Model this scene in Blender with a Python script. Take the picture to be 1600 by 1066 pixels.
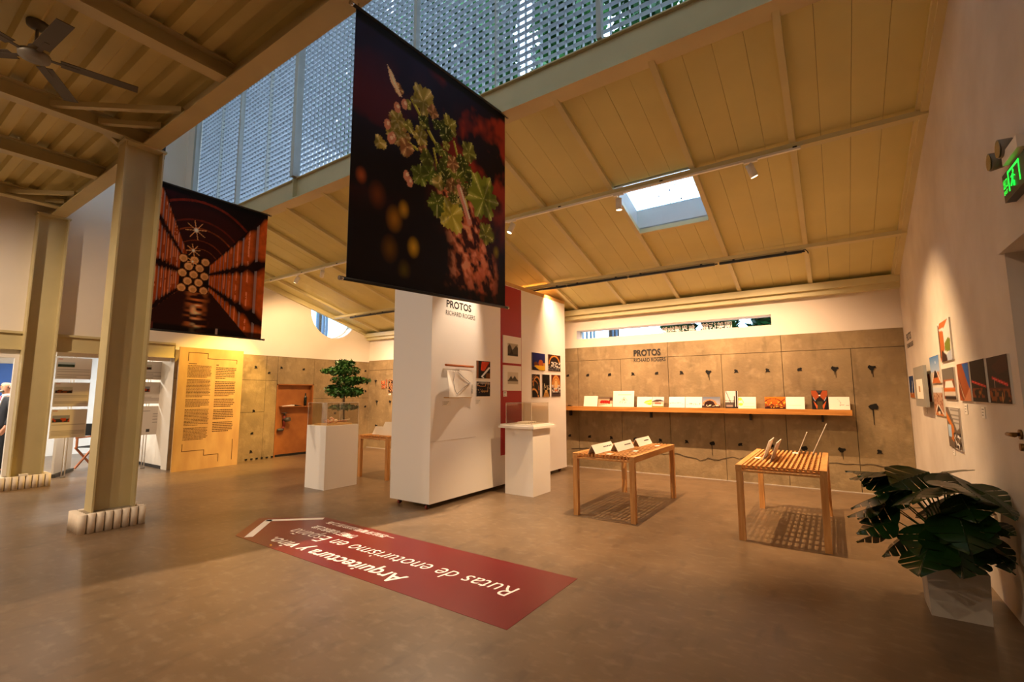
import bpy, math, random
import numpy as np
from mathutils import Vector, Matrix
random.seed(7)
rng = np.random.default_rng(11)
SC = bpy.context.scene
COL = SC.collection
for o in list(bpy.data.objects):
    bpy.data.objects.remove(o)

# ------------------------------------------------------------------ camera
FPX, YAW, PITCH, ROLL, CAMH = 734.46, 0.596478, 0.112357, -0.002723, 1.5
cy, sy, cp, sp = math.cos(YAW), math.sin(YAW), math.cos(PITCH), math.sin(PITCH)
_f = Vector((-sy*cp, cy*cp, sp)); _r = Vector((cy, sy, 0)); _u = _r.cross(_f)
cr, sr = math.cos(ROLL), math.sin(ROLL)
_r, _u = _r*cr + _u*sr, _u*cr - _r*sr
cam = bpy.data.cameras.new('camera'); camo = bpy.data.objects.new('camera', cam); COL.objects.link(camo)
cam.sensor_fit = 'HORIZONTAL'; cam.sensor_width = 36.0; cam.lens = FPX*36/1600
cam.clip_start = 0.05; cam.clip_end = 300
camo.matrix_world = Matrix(((_r.x, _u.x, -_f.x, 0), (_r.y, _u.y, -_f.y, 0), (_r.z, _u.z, -_f.z, CAMH), (0, 0, 0, 1)))
SC.camera = camo

# ------------------------------------------------------------------ world, exposure
W = bpy.data.worlds.new('sky'); SC.world = W; W.use_nodes = True
bg = W.node_tree.nodes['Background']
bg.inputs[0].default_value = (0.56, 0.75, 1.0, 1); bg.inputs[1].default_value = 5.2
SC.view_settings.view_transform = 'Standard'; SC.view_settings.look = 'None'
SC.view_settings.exposure = 0.55; SC.view_settings.gamma = 1.0
SC.view_settings.use_curve_mapping = False
SC.cycles.max_bounces = 8; SC.cycles.diffuse_bounces = 5; SC.cycles.transparent_max_bounces = 16
SC.cycles.sample_clamp_indirect = 6.0
WARM = (1.0, 0.63, 0.31); WARM2 = (1.0, 0.74, 0.50); GOLD = (1.0, 0.60, 0.12)

# ------------------------------------------------------------------ helpers
def lin(c):
    if isinstance(c, str):
        c = c.lstrip('#'); c = [int(c[i:i+2], 16)/255 for i in (0, 2, 4)]
    return tuple((x/12.92 if x <= 0.04045 else ((x+0.055)/1.055)**2.4) for x in c)

MATS = {}
def mat(name, col, rough=0.6, metal=0.0, var=0.0, col2=None, scale=4.0, detail=5.0, bump=0.0, bscale=None,
        stretch=(1, 1, 1), emit=None, estr=0.0, spec=None, trans=0.0, alpha=None, lo=0.35, hi=0.65):
    m = bpy.data.materials.new(name); m.use_nodes = True
    nt = m.node_tree; b = nt.nodes['Principled BSDF']
    c = lin(col) + (1,)
    b.inputs['Base Color'].default_value = c
    b.inputs['Roughness'].default_value = rough; b.inputs['Metallic'].default_value = metal
    if spec is not None: b.inputs['Specular IOR Level'].default_value = spec
    if trans: b.inputs['Transmission Weight'].default_value = trans
    if alpha is not None: b.inputs['Alpha'].default_value = alpha
    if emit: b.inputs['Emission Color'].default_value = lin(emit)+(1,); b.inputs['Emission Strength'].default_value = estr
    if var or col2 or bump:
        g = nt.nodes.new('ShaderNodeNewGeometry'); mp = nt.nodes.new('ShaderNodeMapping')
        mp.inputs['Scale'].default_value = stretch
        nt.links.new(g.outputs['Position'], mp.inputs['Vector'])
        n = nt.nodes.new('ShaderNodeTexNoise'); n.inputs['Scale'].default_value = scale; n.inputs['Detail'].default_value = detail
        nt.links.new(mp.outputs[0], n.inputs['Vector'])
        if var or col2:
            r = nt.nodes.new('ShaderNodeValToRGB'); r.color_ramp.elements[0].position = lo; r.color_ramp.elements[1].position = hi
            if col2: a2 = lin(col2)+(1,)
            else: a2 = tuple(min(1, x*(1-var)) for x in c[:3])+(1,)
            r.color_ramp.elements[0].color = a2; r.color_ramp.elements[1].color = c
            nt.links.new(n.outputs[0], r.inputs[0]); nt.links.new(r.outputs[0], b.inputs['Base Color'])
        if bump:
            n2 = n
            if bscale:
                n2 = nt.nodes.new('ShaderNodeTexNoise'); n2.inputs['Scale'].default_value = bscale; n2.inputs['Detail'].default_value = 4
                nt.links.new(mp.outputs[0], n2.inputs['Vector'])
            bp = nt.nodes.new('ShaderNodeBump'); bp.inputs['Strength'].default_value = bump; bp.inputs['Distance'].default_value = 0.02
            nt.links.new(n2.outputs[0], bp.inputs['Height']); nt.links.new(bp.outputs[0], b.inputs['Normal'])
    MATS[name] = m
    return m
M = MATS

def layered(m, col, scale, lo, hi, stretch=(1, 1, 1), amt=1.0, detail=6):
    """one more noise layer of another colour over a material's base colour (stains, wear)"""
    nt = m.node_tree; b = nt.nodes['Principled BSDF']; src = b.inputs['Base Color'].links
    mix = nt.nodes.new('ShaderNodeMix'); mix.data_type = 'RGBA'
    if src: nt.links.new(src[0].from_socket, mix.inputs[6])
    else: mix.inputs[6].default_value = b.inputs['Base Color'].default_value
    mix.inputs[7].default_value = lin(col)+(1,)
    g = nt.nodes.new('ShaderNodeNewGeometry'); mp = nt.nodes.new('ShaderNodeMapping'); mp.inputs['Scale'].default_value = stretch
    mp.inputs['Location'].default_value = (scale*1.7, scale*.3, scale)
    nt.links.new(g.outputs['Position'], mp.inputs['Vector'])
    n = nt.nodes.new('ShaderNodeTexNoise'); n.inputs['Scale'].default_value = scale; n.inputs['Detail'].default_value = detail
    nt.links.new(mp.outputs[0], n.inputs['Vector'])
    mr = nt.nodes.new('ShaderNodeMapRange'); mr.inputs[1].default_value = lo; mr.inputs[2].default_value = hi; mr.inputs[4].default_value = amt
    nt.links.new(n.outputs[0], mr.inputs[0]); nt.links.new(mr.outputs[0], mix.inputs[0])
    nt.links.new(mix.outputs[2], b.inputs['Base Color'])

mat('floor_concrete', '#755f48', 0.33, var=0.22, scale=2.6, detail=10, bump=0.03, bscale=9, spec=0.4)
layered(M['floor_concrete'], '#665641', 0.5, 0.45, 0.75, amt=0.5)
layered(M['floor_concrete'], '#94836c', 9.0, 0.52, 0.8, (1, 1.6, 1), amt=0.45)
layered(M['floor_concrete'], '#43362a', 4.0, 0.56, 0.75, (1.8, .7, 1), amt=0.5)
mat('concrete', '#98835f', 0.85, var=0.28, scale=2.2, detail=9, bump=0.25, bscale=28)
layered(M['concrete'], '#6a543c', 1.6, 0.50, 0.75, (1.2, 1.2, .35), amt=0.4)
layered(M['concrete'], '#55462f', 9.0, 0.56, 0.75, (1, 1, .35), amt=0.35)
layered(M['concrete'], '#b8a27c', 7.0, 0.52, 0.75, amt=0.4)
mat('joint', '#453c30', 0.9)
mat('hole', '#15120e', 0.95)
mat('drip', '#4a4132', 0.95)
mat('plaster', '#e6ddd0', 0.8, var=0.05, scale=1.2, bump=0.05, bscale=14)
mat('plaster_rough', '#ddd5ca', 0.85, col2='#c8beb2', scale=1.6, detail=8, bump=0.15, bscale=7, lo=.3, hi=.7)
mat('white_paint', '#efebe6', 0.55, bump=0.02, bscale=30)
mat('roof_board', '#dad08e', 0.55, var=0.08, scale=1.5, detail=6, bump=0.02, bscale=6)
mat('roof_steel', '#d6cd9c', 0.45, var=0.06, scale=3)
mat('cream_steel', '#c9bb8e', 0.45, var=0.08, scale=2.5, detail=7)
mat('deck', '#d2c07e', 0.5, var=0.10, scale=2)
mat('shaft', '#d5d8d4', 0.7, var=0.05)
mat('screen_metal', '#b9c0c9', 0.42, metal=0.35, var=0.08, scale=5)
mat('post_metal', '#b4b7b2', 0.5, metal=0.2, var=0.08)
mat('glass_pane', '#ffffff', 0.02, trans=1.0)
M['glass_pane'].node_tree.nodes['Principled BSDF'].inputs['IOR'].default_value = 1.01
def thin_glass(name, tint, refl, rough=0.02):
    m = bpy.data.materials.new(name); m.use_nodes = True; nt = m.node_tree
    for n in list(nt.nodes):
        if n.type != 'OUTPUT_MATERIAL': nt.nodes.remove(n)
    out = [n for n in nt.nodes if n.type == 'OUTPUT_MATERIAL'][0]
    t = nt.nodes.new('ShaderNodeBsdfTransparent'); t.inputs[0].default_value = lin(tint)+(1,)
    g = nt.nodes.new('ShaderNodeBsdfGlossy'); g.inputs['Roughness'].default_value = rough
    fr = nt.nodes.new('ShaderNodeLayerWeight'); fr.inputs[0].default_value = 0.5
    pw = nt.nodes.new('ShaderNodeMath'); pw.operation = 'POWER'; pw.inputs[1].default_value = 4.0
    ml = nt.nodes.new('ShaderNodeMath'); ml.operation = 'MULTIPLY_ADD'; ml.inputs[1].default_value = refl*.6; ml.inputs[2].default_value = .035*refl
    mx = nt.nodes.new('ShaderNodeMixShader')
    nt.links.new(fr.outputs['Facing'], pw.inputs[0]); nt.links.new(pw.outputs[0], ml.inputs[0]); nt.links.new(ml.outputs[0], mx.inputs[0])
    nt.links.new(t.outputs[0], mx.inputs[1]); nt.links.new(g.outputs[0], mx.inputs[2]); nt.links.new(mx.outputs[0], out.inputs[0])
    MATS[name] = m
thin_glass('acrylic', '#f3f0ea', 1.0)
thin_glass('window_glass', '#eef6fb', 0.8)
mat('acrylic_edge', '#f4e6d6', 0.25, trans=0.4)
mat('fir', '#cf9a5c', 0.5, col2='#bd8244', scale=3.0, stretch=(9, 1, 9), bump=0.03, bscale=30)
mat('fir_leg', '#cf9a5c', 0.5, col2='#bd8244', scale=3.0, stretch=(14, 14, 1))
mat('shelf_wood', '#c98d45', 0.45, col2='#b0722f', scale=2.0, stretch=(1, 12, 12))
mat('plywood', '#cfa766', 0.6, col2='#c0965a', scale=1.6, stretch=(1, 3, 1))
mat('rust_door', '#a96a30', 0.55, col2='#8f5424', scale=3.5, detail=8, lo=.3, hi=.7)
mat('black_metal', '#1a1815', 0.45)
mat('ink', '#1d1a18', 0.7)
mat('ink_grey', '#5b5552', 0.8)
mat('ink_brown', '#5a3b1b', 0.8)
mat('white_vinyl', '#f3ede6', 0.5)
mat('red_panel', '#a3131a', 0.6)
mat('red_vinyl', '#701317', 0.28, var=0.10, scale=2.0, spec=0.5)
mat('yellow_vinyl', '#e0a22a', 0.5)
mat('paper', '#efe9df', 0.7, var=0.03)
mat('card_edge', '#d8d0c4', 0.7)
mat('dark_edge', '#26221f', 0.6)
mat('tube_white', '#e9dcca', 0.6, var=0.04)
mat('sand', '#9a8d77', 0.95, var=0.25, scale=30)
mat('fan_dark', '#4c3f31', 0.5)
mat('fan_grey', '#7d776e', 0.45, metal=0.2)
mat('chrome', '#b8b4ad', 0.25, metal=1.0)
mat('lamp_white', '#eee9e0', 0.4)
mat('planter', '#b9b1a5', 0.85, var=0.18, scale=6, bump=0.12, bscale=25)
mat('soil', '#2a2018', 0.95)
mat('monstera', '#17380f', 0.3, col2='#0d260a', scale=5)
mat('monstera_stem', '#3c5a24', 0.5)
mat('tree_leaf', '#2f5d20', 0.45, col2='#1d4014', scale=9)
mat('bark', '#4d3a28', 0.9, var=0.3, scale=12)
mat('out_leaf', '#2f6a2c', 0.5, col2='#173d18', scale=1.2)
mat('out_ground', '#6c7464', 0.9, var=0.2)
mat('out_frame', '#5f6f80', 0.5)
mat('out_white', '#f2f5f7', 0.7)
mat('sign_black', '#0d120d', 0.4)
mat('sign_green', '#19c832', 0.5, emit='#18e038', estr=1.6)
mat('lamp_glow', '#fff2dd', 0.5, emit='#ffe2b8', estr=6.0)
mat('panel_glow', '#ffffff', 0.5, emit='#fff3df', estr=5.0)
mat('lens', '#8f8674', 0.15, metal=0.5)
mat('brass', '#7a5a30', 0.35, metal=0.8)
mat('suit', '#14161f', 0.75)
mat('skin', '#c98f72', 0.55)
mat('hair', '#2a2320', 0.7)
mat('shirt', '#eceae8', 0.7)
mat('tie', '#c46a80', 0.6)
mat('canvas_black', '#17171a', 0.85)
mat('chair_wood', '#b0602a', 0.5)
mat('violet_cloth', '#33202f', 0.85)
mat('blue_screen', '#2c62b8', 0.5)
mat('flower_pink', '#d9a58c', 0.8, col2='#b98368', scale=30)
mat('flower_cream', '#ead4bb', 0.8)
mat('bottle', '#12201a', 0.15)
mat('rust_red', '#7c2f25', 0.6)
mat('gun_grey', '#5a5750', 0.5, metal=0.4)
mat('cork', '#b08a5c', 0.8)
mat('grey_frame', '#8f8c85', 0.6)
mat('baseboard', '#2c2824', 0.6)

# print material: colours come from the print's own colour attribute
pm = bpy.data.materials.new('print'); pm.use_nodes = True
_b = pm.node_tree.nodes['Principled BSDF']; _a = pm.node_tree.nodes.new('ShaderNodeAttribute'); _a.attribute_name = 'Col'
pm.node_tree.links.new(_a.outputs['Color'], _b.inputs['Base Color']); _b.inputs['Roughness'].default_value = 0.6; _b.inputs['Specular IOR Level'].default_value = 0.12
M['print'] = pm

LOC = {}     # world location of every root
def wl(o):
    return LOC.get(o.name, Vector((0, 0, 0)))

def props(o, label=None, cat=None, group=None, kind=None):
    if label: o['label'] = label
    if cat: o['category'] = cat
    if group: o['group'] = group
    if kind: o['kind'] = kind
    return o

def thing(name, label, cat, loc=(0, 0, 0), group=None, kind=None):
    o = bpy.data.objects.new(name, None); o.empty_display_size = 0.1
    COL.objects.link(o); o.location = loc; LOC[o.name] = Vector(loc)
    return props(o, label, cat, group, kind)

class G:
    def __init__(s): s.v = []; s.f = []; s.sm = []
    def quad(s, a, b, c, d):
        n = len(s.v); s.v += [tuple(a), tuple(b), tuple(c), tuple(d)]; s.f.append((n, n+1, n+2, n+3)); s.sm.append(False); return s
    def hexa(s, p):   # 8 points: bottom 0-3, top 4-7
        n = len(s.v); s.v += [tuple(q) for q in p]
        for f in ((3, 2, 1, 0), (4, 5, 6, 7), (0, 1, 5, 4), (1, 2, 6, 5), (2, 3, 7, 6), (3, 0, 4, 7)):
            s.f.append(tuple(n+i for i in f)); s.sm.append(False)
        return s
    def box(s, x0, x1, y0, y1, z0, z1):
        return s.hexa([(x0, y0, z0), (x1, y0, z0), (x1, y1, z0), (x0, y1, z0), (x0, y0, z1), (x1, y0, z1), (x1, y1, z1), (x0, y1, z1)])
    def obox(s, o, a, b, c):   # oriented box from corner o along vectors a,b,c
        o, a, b, c = Vector(o), Vector(a), Vector(b), Vector(c)
        if a.cross(b).dot(c) < 0: a, b = b, a
        return s.hexa([o, o+a, o+a+b, o+b, o+c, o+a+c, o+a+b+c, o+b+c])
    def bar(s, p, q, w, h, up=(0, 0, 1)):
        p, q = Vector(p), Vector(q); d = (q-p).normalized(); up = Vector(up)
        a = d.cross(up); a = a.normalized() if a.length > 1e-5 else Vector((1, 0, 0)); b = a.cross(d)
        return s.obox(p-a*w/2-b*h/2, a*w, q-p, b*h)
    def cyl(s, p, q, r0, r1=None, n=12, caps=True):
        r1 = r0 if r1 is None else r1
        p, q = Vector(p), Vector(q); d = (q-p).normalized()
        a = d.orthogonal().normalized(); b = d.cross(a); k = len(s.v)
        for c, r in ((p, r0), (q, r1)):
            for i in range(n):
                t = 2*math.pi*i/n; s.v.append(tuple(c+(a*math.cos(t)+b*math.sin(t))*r))
        for i in range(n):
            j = (i+1) % n; s.f.append((k+i, k+j, k+n+j, k+n+i)); s.sm.append(True)
        if caps:
            s.f.append(tuple(k+i for i in reversed(range(n)))); s.sm.append(False)
            s.f.append(tuple(k+n+i for i in range(n))); s.sm.append(False)
        return s
    def tube(s, pts, r, n=8):
        rs = r if isinstance(r, (list, tuple)) else [r]*len(pts)
        for i in range(len(pts)-1): s.cyl(pts[i], pts[i+1], rs[i], rs[i+1], n)
        return s
    def lathe(s, c, prof, n=20):   # prof: (radius, z) list
        k = len(s.v); c = Vector(c)
        for r, z in prof:
            for i in range(n):
                t = 2*math.pi*i/n; s.v.append((c.x+r*math.cos(t), c.y+r*math.sin(t), c.z+z))
        for m_ in range(len(prof)-1):
            for i in range(n):
                j = (i+1) % n; s.f.append((k+m_*n+i, k+m_*n+j, k+(m_+1)*n+j, k+(m_+1)*n+i)); s.sm.append(True)
        s.f.append(tuple(k+i for i in reversed(range(n)))); s.sm.append(False)
        s.f.append(tuple(k+(len(prof)-1)*n+i for i in range(n))); s.sm.append(False)
        return s
    def ball(s, c, rx, ry=None, rz=None, n=12, m=8):
        ry = rx if ry is None else ry; rz = rx if rz is None else rz; k = len(s.v)
        for j in range(1, m):
            ph = math.pi*j/m
            for i in range(n):
                t = 2*math.pi*i/n
                s.v.append((c[0]+rx*math.sin(ph)*math.cos(t), c[1]+ry*math.sin(ph)*math.sin(t), c[2]+rz*math.cos(ph)))
        top = len(s.v); s.v += [(c[0], c[1], c[2]+rz), (c[0], c[1], c[2]-rz)]
        for j in range(m-2):
            for i in range(n):
                q = (i+1) % n; s.f.append((k+j*n+i, k+(j+1)*n+i, k+(j+1)*n+q, k+j*n+q)); s.sm.append(True)
        for i in range(n):
            q = (i+1) % n
            s.f.append((top, k+i, k+q)); s.sm.append(True)
            s.f.append((top+1, k+(m-2)*n+q, k+(m-2)*n+i)); s.sm.append(True)
        return s
    def prism(s, poly, e):   # polygon (3d points) extruded by vector e
        e = Vector(e); n = len(poly); k = len(s.v)
        s.v += [tuple(p) for p in poly]+[tuple(Vector(p)+e) for p in poly]
        s.f.append(tuple(k+i for i in reversed(range(n)))); s.sm.append(False)
        s.f.append(tuple(k+n+i for i in range(n))); s.sm.append(False)
        for i in range(n):
            j = (i+1) % n; s.f.append((k+i, k+j, k+n+j, k+n+i)); s.sm.append(False)
        return s
    def mesh(s, name, off=(0, 0, 0), material=None):
        me = bpy.data.meshes.new(name)
        me.from_pydata([(a-off[0], b-off[1], c-off[2]) for a, b, c in s.v], [], s.f)
        me.polygons.foreach_set('use_smooth', s.sm)
        if material: me.materials.append(M[material])
        me.update(); return me
    def obj(s, name, material, parent=None, loc=None, local=False, **kw):
        """parent given: verts are world coordinates and are moved into the parent's frame (local=True: already local)"""
        if parent is not None:
            off = Vector((0, 0, 0)) if local else wl(parent)
            if loc is not None and not local: off = Vector(loc)
            o = bpy.data.objects.new(name, s.mesh(name, off, material)); COL.objects.link(o); o.parent = parent
            if loc is not None and not local: o.location = Vector(loc)-wl(parent)
            LOC[o.name] = Vector(loc) if loc is not None else (wl(parent) if not local else wl(parent))
        else:
            if loc is None:
                a = np.array(s.v); loc = ((a[:, 0].min()+a[:, 0].max())/2, (a[:, 1].min()+a[:, 1].max())/2, a[:, 2].min())
            o = bpy.data.objects.new(name, s.mesh(name, loc, material)); COL.objects.link(o); o.location = loc
            LOC[o.name] = Vector(loc)
        return props(o, **kw)

def inst(name, me, parent, loc, rot=None, scale=None):
    """one more object on shared mesh data, loc in the parent's frame"""
    o = bpy.data.objects.new(name, me); COL.objects.link(o); o.parent = parent; o.location = loc
    if rot is not None: o.rotation_euler = rot
    if scale is not None: o.scale = scale
    LOC[o.name] = wl(parent)+Vector(loc) if parent else Vector(loc)
    return o

def copy_tree(o, parent=None):
    c = o.copy(); COL.objects.link(c); c.parent = parent
    for ch in [x for x in bpy.data.objects if x.parent == o]: copy_tree(ch, c)
    return c

def spot(parent, loc, target, power, angle, col=WARM, blend=0.4, size=0.04):
    l = bpy.data.lights.new('spot_light', 'SPOT'); l.energy = power; l.color = col; l.spot_size = math.radians(angle)
    l.spot_blend = blend; l.shadow_soft_size = size
    o = bpy.data.objects.new('spot_light', l); COL.objects.link(o); o.parent = parent
    o.location = Vector(loc)-wl(parent)
    o.rotation_euler = (Vector(target)-Vector(loc)).to_track_quat('-Z', 'Y').to_euler()
    return o

# ---- lettering
def text(s, o, u, v, mtl, parent, name='lettering', width=None, size=None, bold=0.0, shear=0.0, eps=0.0012, words=False, **kw):
    c = bpy.data.curves.new(name, 'FONT'); c.body = s; c.size = 1.0; c.offset = bold; c.shear = shear; c.resolution_u = 3
    t = bpy.data.objects.new(name, c); COL.objects.link(t)
    dg = bpy.context.evaluated_depsgraph_get(); me0 = t.evaluated_get(dg).to_mesh()
    vs = np.array([x.co for x in me0.vertices]); fs = [tuple(p.vertices) for p in me0.polygons]
    t.evaluated_get(dg).to_mesh_clear(); bpy.data.objects.remove(t); bpy.data.curves.remove(c)
    u, v = Vector(u), Vector(v); n = u.cross(v)
    vs[:, 0] -= vs[:, 0].min()
    k = (width/vs[:, 0].max()) if width else size
    ky = size if size else k
    base = Vector(o)+n*eps
    pts = [tuple(base+u*float(a)*k+v*float(b)*ky) for a, b, _ in vs]
    groups = [fs]
    if words:      # one part for each word: cut where the gaps between letters are wide
        xs_ = vs[:, 0]-vs[:, 1]*shear; order = sorted(fs, key=lambda f: min(xs_[i] for i in f)); groups = []; end = -9
        for f in order:
            a, b = min(xs_[i] for i in f), max(xs_[i] for i in f)
            if a > end+.17: groups.append([])
            groups[-1].append(f); end = max(end, b)
    for fs_ in groups:
        g = G(); used = sorted({i for f in fs_ for i in f}); ix = {q: m_ for m_, q in enumerate(used)}
        g.v = [pts[q] for q in used]; g.f = [tuple(ix[q] for q in f) for f in fs_]; g.sm = [False]*len(fs_)
        ob = g.obj(name, mtl, parent, **kw)
    return ob

# ---- painted prints
def vnoise(U, V, s, seed):
    r = np.random.default_rng(seed); n = int(s)+3; T = r.random((n, n))
    x, y = np.clip(U, 0, 1)*s, np.clip(V, 0, 1)*s
    i, j = x.astype(int), y.astype(int); fx, fy = x-i, y-j; fx = fx*fx*(3-2*fx); fy = fy*fy*(3-2*fy)
    return (T[i, j]*(1-fx)+T[i+1, j]*fx)*(1-fy)+(T[i, j+1]*(1-fx)+T[i+1, j+1]*fx)*fy
def fbm(U, V, s, seed, o=4):
    return sum(vnoise(U, V, s*2**k, seed+k)/2**(k+1) for k in range(o))/(1-0.5**o)

class Pic:
    def __init__(s, W, H, nx):
        ny = max(2, int(nx*H/W)); s.W, s.H, s.nx, s.ny = W, H, nx, ny
        s.U, s.V = np.meshgrid(np.linspace(0, 1, nx+1), np.linspace(0, 1, ny+1), indexing='ij'); s.a = W/H
        s.C = np.zeros(s.U.shape+(3,))
    def put(s, m, col):
        c = np.array(lin(col)) if isinstance(col, str) else np.asarray(col)
        m = np.clip(m, 0, 1)[..., None]; s.C = s.C*(1-m)+c*m; return s
    def fill(s, col): return s.put(np.ones_like(s.U), col)
    def grad(s, bot, top): 
        b, t = np.array(lin(bot)), np.array(lin(top)); s.C = b+(t-b)*s.V[..., None]; return s
    def rect(s, u0, u1, v0, v1, col): return s.put((s.U >= u0)*(s.U <= u1)*(s.V >= v0)*(s.V <= v1)*1.0, col)
    def disc(s, u, v, r, col, ry=None, soft=0.0):
        ry = r if ry is None else ry; d = np.hypot((s.U-u)/r, (s.V-v)/ry)
        return s.put((d < 1)*1.0 if not soft else np.clip((1-d)/soft, 0, 1), col)
    def ring(s, u, v, r, w, col, ry=None, lower=False):
        ry = r if ry is None else ry; d = np.hypot((s.U-u)/r, (s.V-v)/ry); m = (abs(d-1) < w)*1.0
        if not lower: m = m*(s.V >= v)
        return s.put(m, col)
    def poly(s, pts, col, k=1.0):
        ins = np.zeros(s.U.shape, bool); n = len(pts)
        for i in range(n):
            (x0, y0), (x1, y1) = pts[i], pts[(i+1) % n]
            if y0 == y1: continue
            c = ((y0 > s.V) != (y1 > s.V)) & (s.U < (x1-x0)*(s.V-y0)/(y1-y0)+x0); ins ^= c
        return s.put(ins*k, col)
    def line(s, p, q, w, col):
        d = np.array(q)-np.array(p); L2 = max(1e-9, d@d); t = np.clip(((s.U-p[0])*d[0]+(s.V-p[1])*d[1])/L2, 0, 1)
        return s.put((np.hypot(s.U-p[0]-t*d[0], (s.V-p[1]-t*d[1])/s.a) < w)*1.0, col)
    def speck(s, scale, thr, col, seed, v0=0, v1=1, u0=0, u1=1, k=1.0):
        m = (vnoise(s.U, s.V, scale, seed) > thr)*(s.V >= v0)*(s.V <= v1)*(s.U >= u0)*(s.U <= u1)*k
        return s.put(m, col)
    def obj(s, o, u, v, parent, name='print'):
        o, u, v = Vector(o), Vector(u), Vector(v); off = wl(parent)
        P = np.array(o-off)[None, None]+s.U[..., None]*np.array(u)*s.W+s.V[..., None]*np.array(v)*s.H
        nx, ny = s.nx, s.ny; idx = np.arange((nx+1)*(ny+1)).reshape(nx+1, ny+1)
        F = np.stack([idx[:-1, :-1], idx[1:, :-1], idx[1:, 1:], idx[:-1, 1:]], -1).reshape(-1, 4)
        me = bpy.data.meshes.new(name); me.vertices.add(P.shape[0]*P.shape[1]); me.vertices.foreach_set('co', P.reshape(-1).astype(np.float32))
        me.loops.add(F.size); me.loops.foreach_set('vertex_index', F.reshape(-1).astype(np.int32))
        me.polygons.add(len(F)); me.polygons.foreach_set('loop_start', np.arange(0, F.size, 4, dtype=np.int32))
        me.update(calc_edges=True)
        at = me.color_attributes.new('Col', 'FLOAT_COLOR', 'POINT')
        at.data.foreach_set('color', np.concatenate([s.C, np.ones(s.U.shape+(1,))], -1).reshape(-1).astype(np.float32))
        me.materials.append(M['print'])
        ob = bpy.data.objects.new(name, me); COL.objects.link(ob); ob.parent = parent; LOC[ob.name] = off
        return ob

X3, Y3, Z3 = Vector((1, 0, 0)), Vector((0, 1, 0)), Vector((0, 0, 1))
def photo(name, label, cat, o, u, v, W_, H_, paint, group=None, th=0.012, nx=44, edge='card_edge', margin=0.0):
    """a flat mounted print: a board with the printed sheet as its part"""
    u, v = Vector(u).normalized(), Vector(v).normalized(); n = u.cross(v)
    b = G().obox(Vector(o), u*W_, v*H_, n*th).obj(name, edge, loc=tuple(o), label=label, cat=cat, group=group)
    p = Pic(W_-2*margin, H_-2*margin, nx); paint(p); p.obj(Vector(o)+n*(th+.0012)+u*margin+v*margin, u, v, b)
    return b

# ================================================================== THE BUILDING
XL, XR, YB, YF = -11.15, 0.92, 9.0, -5.0
ZT = 8.3
# ---- floor
fl = G().box(-16.5, XR+.3, YF-.3, YB+.3, -0.2, 0.0).obj('floor', 'floor_concrete', loc=(0, 0, 0), kind='structure')

# ---- back wall: white plaster above, cast concrete panels below
wb = G()
SX0, SX1, SZ0, SZ1 = -4.445, -0.793, 2.655, 2.835      # slit window
wb.box(XL-.3, SX0, YB, YB+.3, 2.47, 3.6).box(SX1, XR+.3, YB, YB+.3, 2.47, 3.6)
wb.box(SX0, SX1, YB, YB+.3, 2.47, SZ0).box(SX0, SX1, YB, YB+.3, SZ1, 3.6)
wb.box(XL-.3, XR+.3, YB+.05, YB+.3, -0.1, 2.47)
wall_back = wb.obj('wall_back', 'plaster', loc=(-5, YB, 0), kind='structure')
G().box(XL, XR, YB+.03, YB+.06, 0, 2.469).obj('joint_backing', 'joint', wall_back)
J = .0038
xs = [-4.42+.937*k for k in range(-7, 6)]; xs = [XL]+[x for x in xs if XL+.2 < x < XR-.2]+[XR]
for a, b in zip(xs[:-1], xs[1:]):
    d = random.uniform(-.004, .004)
    G().box(a+J, b-J, YB-.012+d, YB+.04, 0.0, 2.19-J).obj('concrete_panel', 'concrete', wall_back)
xu = [XL]+[x for i, x in enumerate(xs[1:-1]) if i % 2 == 0]+[XR]
for a, b in zip(xu[:-1], xu[1:]):
    d = random.uniform(-.003, .003)
    G().box(a+J, b-J, YB-.010+d, YB+.04, 2.19+J, 2.468).obj('concrete_panel', 'concrete', wall_back)
def blob(n, r, seed, drip=0.0, irr=.35):
    r_ = random.Random(seed); pts = []
    for i in range(n):
        t = 2*math.pi*i/n; q = r*(1+r_.uniform(-irr, irr)); pts.append((q*math.cos(t), 0, q*math.sin(t)*.9))
    g = G().prism(pts, (0, -.004, 0))
    if drip:
        for k in range(2):
            x = r_.uniform(-.6, .6)*r; w = r*.12; L = drip*r_.uniform(.5, 1.1)
            g.prism([(x-w, 0, 0), (x-w*.5, 0, -L), (x+w*.5, 0, -L), (x+w, 0, 0)], (0, -.003, 0))
    return g.mesh('tie_hole', material='hole')
HOLES = [blob(11, .033, 1), blob(12, .042, 2, .13), blob(11, .036, 3, .0, .5), blob(12, .045, 4, .2)]
hx1 = [-4.659, -4.197, -3.716, -3.236, -2.764, -2.308, -1.835, -1.382, -.897, -.43, .041, .505]
hx2 = [-4.637, -4.183, -3.718, -3.226, -2.744, -2.268, -1.818, -1.376, -.9, -.432, .049, .509]
for k, x in enumerate(hx1): inst('tie_hole', HOLES[(0, 0, 0, 2, 0, 2, 1, 2, 2, 0, 1, 1)[k]], wall_back, (x+5, -.0175, 1.884))
for k, x in enumerate(hx2): inst('tie_hole', HOLES[(0, 0, 2, 0, 2, 2, 3, 0, 0, 3, 1, 2)[k]], wall_back, (x+5, -.0175, .628))
inst('tie_hole', HOLES[3], wall_back, (.5+5, -.0175, 1.30), scale=(1.3, 1, 1.3))
for x, z in ((-10.82, 1.88), (-10.75, 1.3), (-10.2, 1.3), (-10.75, .62), (-9.9, 1.88), (-9.4, 1.3), (-8.9, 1.88), (-8.4, 1.3), (-7.8, .62)):
    inst('tie_hole', HOLES[1], wall_back, (x+5, -.0175, z))
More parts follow.
